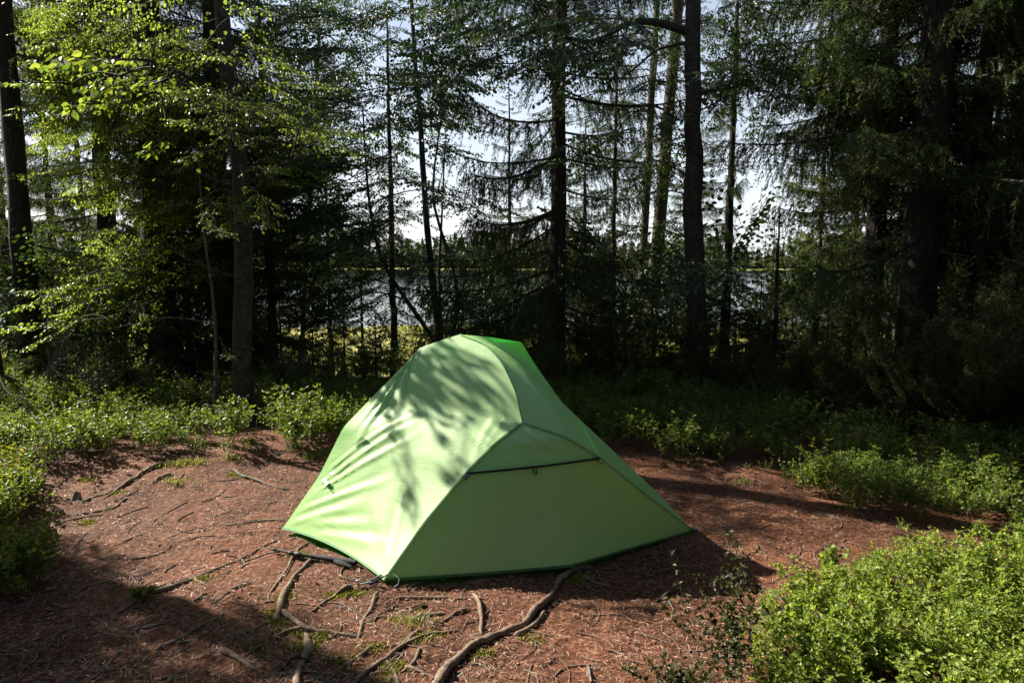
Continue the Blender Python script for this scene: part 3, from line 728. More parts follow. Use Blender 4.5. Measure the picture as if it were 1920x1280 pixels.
def berry_patch(poly, dens, label, leafm, plants, hs=(.8, 1.3), name='bilberry_plants', edge=.0, keep=None, zscale=1.0):
    r = rng; xs = [p[0] for p in poly]; ys = [p[1] for p in poly]
    area = (max(xs) - min(xs)) * (max(ys) - min(ys)); n = int(area * dens)
    X = r.uniform(min(xs), max(xs), n); Y = r.uniform(min(ys), max(ys), n)
    ok = np.array([inside(poly, a + .10 * (vnoise(a * 3, b * 3) - .5) * 2, b + .12 * (vnoise(a * 4 + 9, b * 4) - .5) * 2) for a, b in zip(X, Y)])
    X, Y = X[ok], Y[ok]; mb = MB()
    which = r.integers(0, len(plants), len(X))
    for k, (LV, LF, SV, SF) in enumerate(plants):
        m = which == k; n = int(m.sum())
        if not n: continue
        a = r.uniform(0, 6.28, n); S = r.uniform(*hs, n) * (.75 + .5 * vnoise(X[m] * 2.3, Y[m] * 2.3))
        O = np.stack([X[m], Y[m], ground_h(X[m], Y[m]) - .01], -1); z = np.zeros(n)
        ax = np.stack([np.cos(a), np.sin(a), z], -1); ay = np.stack([-np.sin(a), np.cos(a), z], -1); az = np.stack([z, z, z + zscale], -1)
        mb.add(*place(LV, LF, O, ax, ay, az, S), 1); mb.add(*place(SV, SF, O, ax, ay, az, S), 0)
    link(name, mb.mesh(name, [M_stem, leafm], False), kind='stuff', label=label)
G = lambda px, py: tuple(on_ground(px, py)[:2])
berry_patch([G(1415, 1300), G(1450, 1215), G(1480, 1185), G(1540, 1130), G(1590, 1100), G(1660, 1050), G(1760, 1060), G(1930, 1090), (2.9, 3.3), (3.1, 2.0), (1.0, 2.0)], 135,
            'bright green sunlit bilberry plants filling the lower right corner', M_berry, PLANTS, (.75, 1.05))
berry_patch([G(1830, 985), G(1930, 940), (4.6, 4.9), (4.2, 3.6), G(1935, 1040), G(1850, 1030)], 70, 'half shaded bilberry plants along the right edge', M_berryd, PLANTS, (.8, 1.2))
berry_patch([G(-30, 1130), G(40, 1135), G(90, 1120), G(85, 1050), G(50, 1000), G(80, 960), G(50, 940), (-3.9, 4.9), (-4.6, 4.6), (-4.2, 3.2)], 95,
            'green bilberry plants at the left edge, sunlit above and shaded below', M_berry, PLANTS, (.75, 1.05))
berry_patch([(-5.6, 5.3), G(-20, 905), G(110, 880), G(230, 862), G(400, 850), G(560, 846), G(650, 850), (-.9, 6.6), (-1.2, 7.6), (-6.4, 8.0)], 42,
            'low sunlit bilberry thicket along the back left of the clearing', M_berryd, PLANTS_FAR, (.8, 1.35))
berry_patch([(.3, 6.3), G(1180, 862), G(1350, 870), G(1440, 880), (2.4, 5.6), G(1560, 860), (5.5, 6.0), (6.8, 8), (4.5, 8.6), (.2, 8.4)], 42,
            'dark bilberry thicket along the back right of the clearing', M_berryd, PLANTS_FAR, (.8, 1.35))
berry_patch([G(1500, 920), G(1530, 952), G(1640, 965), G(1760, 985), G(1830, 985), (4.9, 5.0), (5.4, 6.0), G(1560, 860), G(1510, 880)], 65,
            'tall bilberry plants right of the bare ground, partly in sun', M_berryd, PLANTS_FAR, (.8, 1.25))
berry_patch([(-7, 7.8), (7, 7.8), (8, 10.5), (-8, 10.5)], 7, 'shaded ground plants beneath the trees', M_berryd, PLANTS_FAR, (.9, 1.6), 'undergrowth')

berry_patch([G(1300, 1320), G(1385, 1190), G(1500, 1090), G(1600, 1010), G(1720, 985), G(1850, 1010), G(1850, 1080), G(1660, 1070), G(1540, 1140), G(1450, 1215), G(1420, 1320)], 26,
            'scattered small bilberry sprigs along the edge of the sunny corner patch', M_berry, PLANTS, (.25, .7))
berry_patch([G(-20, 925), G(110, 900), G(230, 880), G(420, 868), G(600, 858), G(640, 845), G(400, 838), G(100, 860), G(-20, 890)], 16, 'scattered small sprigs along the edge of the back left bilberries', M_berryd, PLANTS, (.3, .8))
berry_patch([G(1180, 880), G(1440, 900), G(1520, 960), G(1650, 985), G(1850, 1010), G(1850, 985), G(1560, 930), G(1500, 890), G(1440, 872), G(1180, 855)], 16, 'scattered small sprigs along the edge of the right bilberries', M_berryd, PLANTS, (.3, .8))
def berry_bush(px, py, H, label, n=1, leafm=None, seed=70, nst=9, ls=.024):
    p = on_ground(px, py); t = thing('bilberry_bush', label, 'bush', tuple(p), 'single bilberry bushes')
    LV, LF, SV, SF = berry_plant(seed, H, nst, ls, 15)
    mb = MB(); mb.add(LV, LF); link('foliage', mb.mesh('foliage', leafm or M_berryd, False), t, kind='stuff')
    mb = MB(); mb.add(SV, SF); link('stem', mb.mesh('stem', M_stem, False), t)
berry_bush(1372, 1300, .50, 'dark upright bilberry bush at the bottom edge left of the sunny patch', nst=24, leafm=M_shadebrown, ls=.019)
berry_bush(1265, 1330, .2, 'small dark bilberry bush at the bottom edge left of the upright one', seed=71, nst=12, leafm=M_shadebrown, ls=.018)
berry_bush(1480, 1320, .22, 'low dark bilberry bush at the bottom edge under the sunny patch', seed=72)
berry_bush(1560, 1085, .17, 'small yellow green bilberry sprig standing apart above the sunny patch', seed=73, leafm=M_berry, nst=5)
berry_bush(1545, 935, .36, 'bilberry bush catching sun right of the bare ground', seed=74, leafm=M_berry, nst=12)
berry_bush(270, 1130, .07, 'tiny sprig on the bare ground right of the left patch', seed=75, nst=3)

# ------------------------------------------------------------------ litter, moss, grass
def litter():
    def scatter(n, ln, wd, m, name, label, tilt, xr=(-5.5, 5.5), yr=(1.6, 7.2)):
        u = rng.random(n) ** 1.5; Y = yr[0] + u * (yr[1] - yr[0]); X = rng.uniform(-1, 1, n) * np.minimum(.95 * Y + .3, xr[1])
        cl = vnoise(X * 5, Y * 5); ok = cl + rng.random(n) * .5 > .45; X, Y = X[ok], Y[ok]; n = len(X)
        a = rng.uniform(0, 6.28, n); D = unit(np.stack([np.cos(a), np.sin(a), rng.normal(0, tilt, n)], -1))
        N = unit(np.array([0, 0, 1.]) + rng.normal(size=(n, 3)) * .35)
        O = np.stack([X, Y, ground_h(X, Y) + rng.uniform(.001, .009, n)], -1)
        A_, B_, C_ = frames(D, N)
        T = np.array([(0, -wd / 2, 0), (.5, -wd / 2, .08), (1, 0, 0), (.5, wd / 2, .08), (0, wd / 2, 0)]); T[:, 1] *= 1
        V, F = place(T, np.array([(0, 1, 3, 4)]), O, A_, B_, C_, ln * rng.uniform(.5, 1.3, n))
        F2 = np.array([(1, 2, 3)])[None] + (np.arange(n) * 5)[:, None, None]
        mb = MB(); mb.add(V, F); 
        me_extra = F2.reshape(-1, 3)
        mb.V.append(np.zeros((0, 3))); mb.F.append(me_extra); mb.M.append(0)
        link(name, mb.mesh(name, m, False), kind='stuff', label=label)
    scatter(150000, .028, .075, M_litter, 'needle_litter', 'fallen reddish needles covering the bare ground', .16)
    scatter(9000, .015, .5, M_flake, 'leaf_litter', 'dry leaf flakes and bark crumbs scattered on the ground', .3)
litter()
def tufts(spots, n, h, m, name, label, spread=.06, w=.0035):
    O, D = [], []
    V_, F_ = [], []; mb = MB()
    for (x, y) in spots:
        X = rng.normal(x, spread, n); Y = rng.normal(y, spread * .7, n); a = rng.uniform(0, 6.28, n); l_ = rng.uniform(.1, .8, n); hh = h * rng.uniform(.4, 1.2, n)
        B0 = np.stack([X, Y, ground_h(X, Y)], -1); dr = np.stack([np.cos(a) * l_, np.sin(a) * l_, np.ones(n)], -1)
        W = np.stack([-np.sin(a), np.cos(a), np.zeros(n)], -1) * w
        Mi = B0 + dr * hh[:, None] * .55; Ti = B0 + dr * hh[:, None] * np.array([1.3, 1.3, .85])
        V = np.stack([B0 - W, B0 + W, Mi + W * .7, Mi - W * .7, Ti], 1).reshape(-1, 3); b = (np.arange(n) * 5)[:, None]
        mb.add(V, np.array([[0, 1, 2, 3]]) + b); mb.V.append(np.zeros((0, 3))); mb.F.append(np.array([[3, 2, 4]]) + b + mb.n - n * 5); mb.M.append(0)
    link(name, mb.mesh(name, m, False), kind='stuff', label=label)
tufts([G(325, 872), G(350, 868), G(372, 868), G(430, 858), G(590, 850), G(620, 845), G(775, 1165), G(1390, 905), G(330, 905)], 70, .045, M_grass, 'grass', 'short yellow green grass tufts on the bare ground', .05)
tufts([G(*p) for p in ((515, 1150), (520, 1165), (545, 1185), (600, 1190), (640, 1240), (1080, 1090), (1090, 1080), (665, 1112), (630, 1118), (725, 1252), (740, 1252), (700, 1215), (585, 1205), (480, 1210), (560, 1215),
       (1000, 1200), (900, 1225), (380, 1085), (445, 890), (460, 895), (215, 925), (165, 980), (160, 900), (560, 1040), (530, 1120), (780, 1200), (812, 1192), (720, 1283), (1430, 1280))], 170, .012, M_moss, 'moss', 'yellow green moss beside the roots', .028, .004)
ms = [(rng.uniform(-24, 26), rng.uniform(17, 42)) for _ in range(420)]
tufts(ms, 40, .5, M_marsh, 'marsh_grass', 'yellow green marsh grass on the lake shore', .7, .02)
fl = [(rng.uniform(-5, 5), rng.uniform(5.6, 8.5)) for _ in range(60)]
tufts(fl, 18, .22, M_grass, 'forest_grass', 'sparse grass under the trees', .15, .0025)
# small red leaves at the left edge
p = np.array([G(10 + rnd.uniform(-25, 45), 915 + rnd.uniform(-12, 14)) for _ in range(34)])
O = np.stack([p[:, 0], p[:, 1], ground_h(p[:, 0], p[:, 1]) + rng.uniform(.16, .26, len(p))], -1)
mb = MB(); mb.add(*leaf_copies(O, unit(rng.normal(size=O.shape)), unit(rng.normal(size=O.shape) + [0, 0, 1.5]), rng.uniform(.015, .026, len(p))))
link('red_leaves', mb.mesh('red_leaves', M_redleaf, False), kind='stuff', label='few red leaves on the bilberry plants at the left edge')

# ------------------------------------------------------------------ roots and sticks
def root(pts, r0, r1, label, name='tree_root', cat='tree root', m=None, lift=.35, group='surface roots on the clearing', side=None, seed=0):
    W = [on_ground(*p) for p in pts]; base = W[0].copy()
    Q = spline(np.array(W), max(10, int(np.sum(np.linalg.norm(np.diff(np.array(W), axis=0), axis=1)) / .022))); n = len(Q); s = np.linspace(0, 1, n)
    r0 *= .86; r1 *= .82
    R = (r0 * (1 - s) + r1 * s) * (1 + .42 * (vnoise(s * n / 5 + seed, np.full(n, seed * 1.7)) - .5) * 2)
    Q[:, 2] = ground_h(Q[:, 0], Q[:, 1]) + R * lift * (1 + .9 * (vnoise(s * 6 + seed * 3, np.full(n, 3.3)) - .5) * 2)
    Q[:, 0] += (vnoise(s * n / 6, np.full(n, seed + .5)) - .5) * r0 * 2.6; Q[:, 1] += (vnoise(s * n / 6 + 9, np.full(n, seed + 2.5)) - .5) * r0 * 2.6
    Q[0, 2] -= R[0] * .9; Q[-1, 2] -= R[-1] * .9
    V, F = tube(Q - base, R, 8)
    V += (np.stack([vnoise(V[:, 0] * 60, V[:, 1] * 60 + k * 9) for k in range(3)], -1) - .5) * r0 * .6
    mb = MB(); mb.add(V, F)
    for sd in (side or []):
        W2 = np.array([on_ground(*p) for p in sd]); Q2 = spline(W2, max(6, len(W2) * 4)); n2 = len(Q2)
        R2 = np.linspace(r0 * .75, r1 * .6, n2); Q2[:, 2] = ground_h(Q2[:, 0], Q2[:, 1]) + R2 * lift; Q2[-1, 2] -= R2[-1]
        mb.add(*tube(Q2 - base, R2, 7))
    o = link(name, mb.mesh(name, m or M_root), loc=tuple(base), label=label, category=cat, group=group)
    return o
root([(1104, 1064), (1074, 1070), (1052, 1089), (1030, 1124), (1012, 1148), (982, 1177), (934, 1194), (890, 1216), (864, 1242), (837, 1266), (815, 1295)], .017, .021, 'longest thick root curving from the tent hem down to the bottom edge', seed=1, lift=.75,
     side=[[(1020, 1150), (1005, 1170), (982, 1186), (965, 1192)]])
root([(1092, 1080), (1117, 1094), (1144, 1098)], .010, .006, 'short dark root branching right beside the tent hem cord', seed=2)
root([(590, 1049), (562, 1070), (544, 1094), (531, 1116), (522, 1137), (514, 1161)], .014, .018, 'thick arched root running down from the trekking pole', seed=3, lift=.8)
root([(581, 1016), (557, 1030), (544, 1059), (527, 1085), (505, 1111), (503, 1126)], .008, .006, 'slim root beside the arched root left of the tent corner', seed=4)
root([(527, 1146), (549, 1164), (568, 1177), (606, 1183), (645, 1190), (669, 1195)], .017, .012, 'root crossing right below the arched root', seed=5, side=[[(568, 1178), (540, 1183), (518, 1193)]], lift=.6)
root([(579, 1188), (575, 1212), (566, 1238), (560, 1264), (556, 1295)], .020, .020, 'stout root going straight down to the bottom edge left of the middle', seed=6, lift=.6)
root([(525, 1259), (549, 1242), (568, 1238), (590, 1246)], .007, .005, 'dark twig lying across the stout root', 'stick', 'stick', m=M_sprb, lift=3.2, group='sticks on the ground', seed=7)
root([(660, 1099), (636, 1109), (614, 1122), (601, 1135), (588, 1147)], .015, .008, 'short raised root in front of the tent corner with moss under it', seed=8, lift=.9)
root([(713, 1108), (702, 1120), (700, 1137), (689, 1155), (680, 1177), (675, 1196)], .010, .007, 'wavy root running down below the tent corner', seed=9)
root([(881, 1068), (881, 1094), (864, 1120)], .009, .006, 'forked root coming out from under the tent door', seed=10, side=[[(881, 1094), (900, 1090), (918, 1086)]])
root([(888, 1112), (901, 1129), (905, 1151), (903, 1172), (901, 1188)], .013, .012, 'short stout root pointing down below the tent door', seed=11, lift=.8)
root([(744, 1121), (794, 1122), (837, 1121), (905, 1123)], .006, .006, 'long straight stick lying parallel to the tent hem', 'stick', 'stick', lift=1.2, group='sticks on the ground', seed=12)
root([(857, 1180), (829, 1188), (794, 1196), (767, 1205), (737, 1225), (715, 1242), (689, 1260), (660, 1283)], .011, .012, 'long bowed root left of the longest one, reaching the bottom edge', seed=13, lift=.7, side=[[(787, 1181), (763, 1199), (740, 1224)]])
root([(877, 1139), (846, 1153), (814, 1174)], .010, .007, 'short slanting root beneath the straight stick', seed=14)
root([(833, 1147), (794, 1153), (772, 1161), (735, 1173)], .011, .006, 'root slanting left above the grass tuft', seed=15)
root([(770, 1148), (790, 1143), (800, 1135)], .009, .008, 'short dark stub above the slanting roots', seed=16, m=M_sprb)
root([(693, 1214), (680, 1229), (645, 1251), (620, 1262)], .010, .008, 'root left of the long bowed one near the bottom', seed=17)
root([(722, 1236), (737, 1256), (748, 1280)], .009, .007, 'pale short root pointing down at the bottom edge', seed=18, m=M_deadw)
root([(790, 1215), (776, 1238), (748, 1262)], .008, .006, 'thin root between the bowed and the longest root', seed=19)
root([(761, 1246), (794, 1262), (822, 1273)], .009, .008, 'low root joining the longest root at the bottom', seed=20)
root([(527, 1009), (502, 1021), (480, 1032), (450, 1049), (405, 1068), (371, 1081), (352, 1092), (315, 1106), (270, 1121), (232, 1143), (208, 1157)], .009, .010, 'long thin root reaching far left from the tent corner', seed=21, side=[[(356, 1083), (319, 1094), (285, 1104)], [(352, 1083), (371, 1090), (388, 1099)]], lift=.7)
root([(418, 1155), (375, 1175), (349, 1190), (290, 1218)], .007, .009, 'dark root at the edge of the big shadow lower left', seed=22)
root([(308, 870), (277, 881), (255, 897), (232, 912), (214, 922), (180, 931), (150, 943)], .016, .009, 'thick dark root at the back left of the bare ground', seed=23, side=[[(225, 916), (208, 928), (195, 935)]], lift=.8)
root([(320, 890), (300, 896), (284, 908)], .014, .010, 'short dark root mound beside the back left root', seed=24)
root([(346, 886), (335, 900), (328, 912)], .008, .007, 'pale stub right of the back left root', seed=25, m=M_deadw)
root([(435, 881), (461, 897), (495, 907), (525, 916), (546, 917)], .009, .006, 'pale fallen stick on the slope left of the tent', 'stick', 'stick', m=M_deadw, lift=1.4, group='sticks on the ground', seed=26)
root([(600, 865), (562, 869), (525, 867), (493, 870)], .007, .006, 'dark root on top of the hump behind the tent', seed=27, m=M_sprb)
root([(354, 941), (326, 954), (304, 965), (283, 985)], .007, .005, 'thin root in the middle of the left bare ground', seed=28)
root([(238, 932), (210, 954), (161, 963), (120, 970)], .007, .005, 'thin root beside the left bilberry plants', seed=29)
root([(281, 1001), (259, 1004), (232, 1017), (208, 1024)], .007, .005, 'short root right of the left bilberry plants', seed=30)
root([(407, 1004), (379, 1004), (354, 1013)], .006, .005, 'small curved root above the long thin one', seed=31)
root([(236, 1073), (255, 1091), (267, 1112)], .006, .004, 'pale little stick pointing down beside the big shadow', 'stick', 'stick', m=M_deadw, lift=1.4, group='sticks on the ground', seed=32)
root([(534, 977), (500, 976), (450, 978)], .005, .003, 'thin straight twig left of the tent edge', 'stick', 'stick', m=M_deadw, lift=1.2, group='sticks on the ground', seed=33)
root([(518, 1125), (476, 1136), (446, 1130), (425, 1128)], .006, .004, 'thin side root left of the arched root', seed=34)
root([(508, 1161), (476, 1182), (439, 1190), (410, 1194)], .007, .004, 'thin root reaching left below the arched root', seed=35)
root([(1272, 1108), (1249, 1117), (1228, 1129)], .014, .008, 'dark bark piece lying on the ground right of the tent', 'stick', 'stick', m=M_sprb, lift=.9, group='sticks on the ground', seed=36)
root([(1245, 1114), (1253, 1128), (1267, 1156)], .005, .003, 'pale forked twig beside the dark bark piece', 'stick', 'stick', m=M_deadw, lift=2, group='sticks on the ground', seed=37)
root([(1490, 1085), (1508, 1092), (1521, 1107)], .005, .003, 'pale twig at the edge of the sunny bilberry patch', 'stick', 'stick', m=M_deadw, lift=2, group='sticks on the ground', seed=38)
root([(1103, 1252), (1107, 1264), (1111, 1280)], .007, .006, 'pale twig at the bottom edge right of the longest root', 'stick', 'stick', m=M_deadw, lift=1.4, group='sticks on the ground', seed=39)
root([(430, 1108), (460, 1098), (470, 1094)], .005, .004, 'small brown twig between the long thin root and the arched one', 'stick', 'stick', m=M_root, lift=1.4, group='sticks on the ground', seed=40)
root([(398, 1038), (415, 1033), (431, 1033)], .005, .004, 'small brown twig just above the long thin root', 'stick', 'stick', m=M_root, lift=1.4, group='sticks on the ground', seed=41)
root([(366, 1126), (378, 1119), (388, 1114)], .008, .006, 'stubby bark bit below the long thin root', 'stick', 'stick', m=M_sprb, lift=1, group='sticks on the ground', seed=42)
root([(490, 1262), (450, 1245), (415, 1215)], .012, .012, 'dim root in the shade left of the stout root', seed=43)
# fine twigs and rootlets: too many and too thin to count
mb = MB()
for k in range(760):
    y = 2.3 + 3.6 * rnd.random() ** 1.3; x = rnd.uniform(-.85, .8) * y; a = rnd.uniform(0, 3.14); ln = rnd.uniform(.05, .22)
    if inside([(-1.3, 3.9), (-.6, 3.3), (.3, 3.4), (1., 3.9), (.4, 4.6), (-.6, 4.4)], x, y): continue
    c = rnd.uniform(-.5, .5); t_ = np.linspace(-1, 1, 5)
    X = x + ln / 2 * (np.cos(a) * t_ - np.sin(a) * c * t_ ** 2); Y = y + ln / 2 * (np.sin(a) * t_ + np.cos(a) * c * t_ ** 2)
    mb.add(*tube(np.stack([X, Y, ground_h(X, Y) + .004], -1), rnd.uniform(.0012, .0042), 4), rnd.randrange(2))
link('fine_twigs', mb.mesh('fine_twigs', [M_root, M_deadw]), kind='stuff', label='fine twigs and rootlets strewn over the bare ground')
# little stump
sp = on_ground(143, 937); t = thing('stump', 'tiny weathered stump beside the left bilberry plants', 'stump', tuple(sp))
mb = MB()
V, F = tube([(0, 0, -.02), (.002, 0, .012), (.004, .003, .032), (.006, .003, .045)], [.042, .030, .024, .019], 11); V[-11:, 2] += rng.uniform(-.012, .02, 11); mb.add(V, F)
V, F = tube([(.0, 0, .02), (.006, .003, .036)], [.02, .008], 11); mb.add(V, F)
V, F = tube([(-.02, 0, .01), (-.05, -.01, .004), (-.075, -.012, -.008)], [.014, .009, .004], 7); mb.add(V, F)
link('stump_body', mb.mesh('stump_body', M_deadw), t)

# ------------------------------------------------------------------ tent
def fabric(name, dif, trn, spec=.5, rough=.42, mix=.4, metal=0, ior=1.5):
    m, n, l, out = mat(name)
    v = coords(n, l)
    a = noise(n, l, 3.0, 4, coords(n, l, 'Object', (1, 1, 3)), .6, .6); w = noise(n, l, 900, 2, v); dr = n.new('ShaderNodeTexVoronoi')
    dr.inputs['Scale'].default_value = 75; l.new(v, dr.inputs['Vector'])
    col = ramp(n, l, noise(n, l, 260, 3, v).outputs['Fac'], [(.35, tuple(x * .9 for x in dif)), (.65, tuple(min(1, x * 1.08) for x in dif))])
    p = n.new('ShaderNodeBsdfPrincipled'); p.inputs['Roughness'].default_value = rough; p.inputs['Specular IOR Level'].default_value = spec
    p.inputs['Metallic'].default_value = metal; p.inputs['IOR'].default_value = ior
    l.new(col.outputs[0], p.inputs['Base Color'])
    dm = n.new('ShaderNodeMapRange'); dm.inputs['From Min'].default_value = .0; dm.inputs['From Max'].default_value = .16; dm.inputs['To Min'].default_value = 1; dm.inputs['To Max'].default_value = 0
    l.new(dr.outputs['Distance'], dm.inputs['Value'])
    b1 = bump(n, l, a.outputs['Fac'], .15, .02); b2 = bump(n, l, dm.outputs[0], .35, .002); l.new(b1.outputs[0], b2.inputs['Normal'])
    b3 = bump(n, l, w.outputs['Fac'], .25, .001); l.new(b2.outputs[0], b3.inputs['Normal']); l.new(b3.outputs[0], p.inputs['Normal'])
    t = n.new('ShaderNodeBsdfTranslucent'); t.inputs['Color'].default_value = (*trn, 1)
    s = n.new('ShaderNodeMixShader'); s.inputs[0].default_value = mix
    l.new(p.outputs[0], s.inputs[1]); l.new(t.outputs[0], s.inputs[2]); l.new(s.outputs[0], out.inputs['Surface']); return m
M_fly = fabric('green_nylon', (.44, .76, .20), (.01, .68, .02), .8, .58, .34, 0, 2.15)
M_seam = fabric('green_seam', (.06, .15, .04), (.03, .1, .02), .4, .6, .15)
M_hem = fabric('hem_webbing', (.24, .44, .22), (.05, .2, .05), .3, .6, .2)
M_black = plain('black_webbing', (.012, .013, .013), .6, nscale=60)
M_grey = plain('grey_webbing', (.22, .22, .22), .55, nscale=80)
M_metal = plain('stake_metal', (.45, .46, .46), .35, .9)
M_whitep = plain('reflective_print', (.82, .83, .86), .3, nscale=60, var=.1)
M_printdark = plain('print_grey', (.16, .2, .15), .6)
M_inner = fabric('inner_tent_fabric', (.34, .36, .28), (.1, .1, .08), .2, .7, .12)

A_ = at_z(722, 1086, .03); B_ = at_z(530, 990, .055); K_ = at_z(1070, 1060, .055); C_ = at_z(1299, 994, .035)
M_ = at_y(980, 793, 3.45); T_ = at_y(862, 627, 3.84); R_ = at_y(978, 642, 3.86); L_ = at_y(787, 652, 3.88)
ctr = (B_ + C_) / 2
def mirror(p, z=None): return np.array([2 * ctr[0] - p[0], 2 * ctr[1] - p[1] + .08, p[2] if z is None else z])
D_ = mirror(A_) + np.array([0, .08, 0]); K2 = mirror(K_) + np.array([0, .10, 0]); M2 = mirror(M_) + np.array([.05, .22, -.05])
def curve(pts, n): return spline(np.array(pts), n)
def sag(a, b, mid, n):      # quadratic through a, mid (at t=.5), b
    t = np.linspace(0, 1, n)[:, None]; c = 2 * np.array(mid) - .5 * (np.array(a) + np.array(b))
    return (1 - t) ** 2 * a + 2 * t * (1 - t) * c + t ** 2 * b
def coons(bot, top, left, right, nu, nv):
    """bot,top: u curves; left,right: v curves from bot to top"""
    u = np.linspace(0, 1, nu)[None, :, None]; v = np.linspace(0, 1, nv)[:, None, None]
    S = (1 - v) * bot[None] + v * top[None] + (1 - u) * left[:, None] + u * right[:, None]
    return S - ((1 - u) * (1 - v) * bot[0] + u * (1 - v) * bot[-1] + (1 - u) * v * top[0] + u * v * top[-1])
def fold_field(S, folds, nrm):
    """folds: (p0, p1, width, depth): ridge lines in the cloth, given in (u, v)"""
    nv, nu = S.shape[:2]; U, V = np.meshgrid(np.linspace(0, 1, nu), np.linspace(0, 1, nv))
    H = np.zeros_like(U)
    for (u0, v0), (u1, v1), w, d in folds:
        du, dv = u1 - u0, v1 - v0; L = math.hypot(du, dv); t = ((U - u0) * du + (V - v0) * dv) / L ** 2
        off = ((U - u0) * -dv + (V - v0) * du) / L
        ww = w * (.35 + .9 * np.clip(t, 0, 1)); env = np.clip(t * 8, 0, 1) * np.clip((1 - t) * 3, 0, 1)
        H += d * env * (np.exp(-(off / ww) ** 2) - .6 * np.exp(-((off - 1.6 * ww) / ww) ** 2))
    return S + H[..., None] * nrm
def normals(S):
    du = np.gradient(S, axis=1); dv = np.gradient(S, axis=0); return unit(np.cross(du, dv))
def panel(name, S, parent, base, m, thick=.0016, label=None):
    nv, nu = S.shape[:2]; n = normals(S)
    i = (np.arange(nv - 1) * nu)[:, None] + np.arange(nu - 1)[None]
    F = np.stack([i, i + 1, i + nu + 1, i + nu], -1).reshape(-1, 4)
    mb = MB(); mb.add((S - base).reshape(-1, 3), F)
    o = link(name, mb.mesh(name, m), parent)
    if label: o['label'] = label
    return o
def strip(name, P, w, N, parent, base, m, lift=.003, label=None):
    P = np.asarray(P); T = unit(np.gradient(P, axis=0)); N = unit(np.broadcast_to(N, P.shape)); W = unit(np.cross(T, N)) * (w / 2)
    hN = N * lift
    V = np.stack([P - W, P - W + hN, P + W + hN, P + W], 1).reshape(-1, 3); n = len(P)
    b = (np.arange(n - 1) * 4)[:, None]; F = np.concatenate([b + [k, k + 1, k + 5, k + 4] for k in range(3)])
    mb = MB(); mb.add(V - base, F); o = link(name, mb.mesh(name, m, False), parent)
    if label: o['label'] = label
    return o

base = np.array([ctr[0], ctr[1], 0.0])
tent = thing('tent', 'green dome tent pitched in the middle of the clearing', 'tent', tuple(base))
n1 = 61
# boundary curves
AB = sag(B_, A_, (B_ + A_) / 2 + np.array([.01, .03, .022]), n1)                      # hem left
BL = curve([B_, at_y(598, 892, 3.70), at_y(644, 800, 3.74), at_y(700, 742, 3.79), at_y(748, 694, 3.83), L_], n1)
AM = curve([A_, at_y(800, 975, 3.22), at_y(880, 880, 3.31), at_y(935, 826, 3.38), M_], 41)
MT = curve([M_, at_y(968, 735, 3.54), at_y(942, 680, 3.65), at_y(910, 645, 3.75), T_], n1 - 40)
AMT = np.concatenate([AM, MT[1:]])
LT = sag(L_, T_, (L_ + T_) / 2 + np.array([0, -.005, .003]), n1)
S1 = coons(AB, LT, BL, AMT, n1, n1)
nm = normals(S1); sgn = 1 if nm[30, 30, 1] < 0 else -1
U, V = np.meshgrid(np.linspace(0, 1, n1), np.linspace(0, 1, n1))
S1 = S1 + (sgn * nm) * (.035 * np.sin(np.pi * U) * np.sin(np.pi * V) * (1 - .9 * V))[..., None]
folds = [((.02, .98), (.30, .55), .022, .009), ((.02, .99), (.18, .45), .016, .008), ((.03, .98), (.46, .68), .03, .006), ((.01, .95), (.10, .5), .012, .006),
         ((.03, .18), (.55, .52), .016, .007), ((.03, .22), (.50, .62), .014, .006), ((.02, .10), (.6, .32), .02, .006), ((.05, .30), (.42, .66), .012, .006),
         ((.02, .03), (.55, .20), .03, .005), ((.98, .02), (.55, .22), .02, .005), ((.96, .02), (.7, .35), .02, .005), ((.3, .02), (.9, .09), .02, .006), ((.15, .05), (.7, .13), .02, .005),
         ((1.0, .42), (.80, .70), .012, .004), ((.99, .47), (.84, .78), .010, .0035), ((.97, .38), (.74, .6), .012, .003)]
S1 = fold_field(S1, folds, sgn * nm)
W1 = (vnoise(S1[..., 0] * 9, S1[..., 2] * 9) - .5) * .004 + (vnoise(S1[..., 0] * 25 + S1[..., 2] * 18, S1[..., 2] * 6) - .5) * .003
edge = np.sin(np.pi * U) * np.sin(np.pi * V)
S1 = S1 + (sgn * nm) * (W1 * np.clip(edge * 3, 0, 1))[..., None]
p1 = panel('front_panel', S1, tent, base, M_fly, label='sunlit pale green side panel with soft leaf shadows')
# door (shaded side)
nd = 61
AK = curve([A_, (A_ + K_) / 2 + np.array([0, 0, -.006]), K_], 37); KC = sag(K_, C_, (K_ + C_) / 2 + np.array([0, .01, -.005]), nd - 36); AKC = np.concatenate([AK, KC[1:]])
MA = AM[::-1][np.linspace(0, 40, n1).astype(int)]
MA = curve(AM[::-1], n1)
MC = curve([M_, at_y(1060, 818, 3.43), at_y(1122, 856, 3.46), at_y(1205, 922, 3.55), C_], n1)
v = np.linspace(0, 1, n1)
S2 = np.zeros((n1, nd, 3)); u = np.linspace(0, 1, nd)
for j in range(n1):
    lft, rgt = MA[j], MC[j]; w = v[j]
    lin = lft[None] * (1 - u[:, None]) + rgt[None] * u[:, None]
    bl = AKC - (AKC[0][None] * (1 - u[:, None]) + AKC[-1][None] * u[:, None])
    S2[j] = lin + bl * w ** 2
nm2 = normals(S2); sg2 = 1 if nm2[30, 30, 1] < 0 else -1
U2, V2 = np.meshgrid(u, v)
S2 = S2 + sg2 * nm2 * (.012 * np.sin(np.pi * U2) * np.sin(np.pi * V2))[..., None]
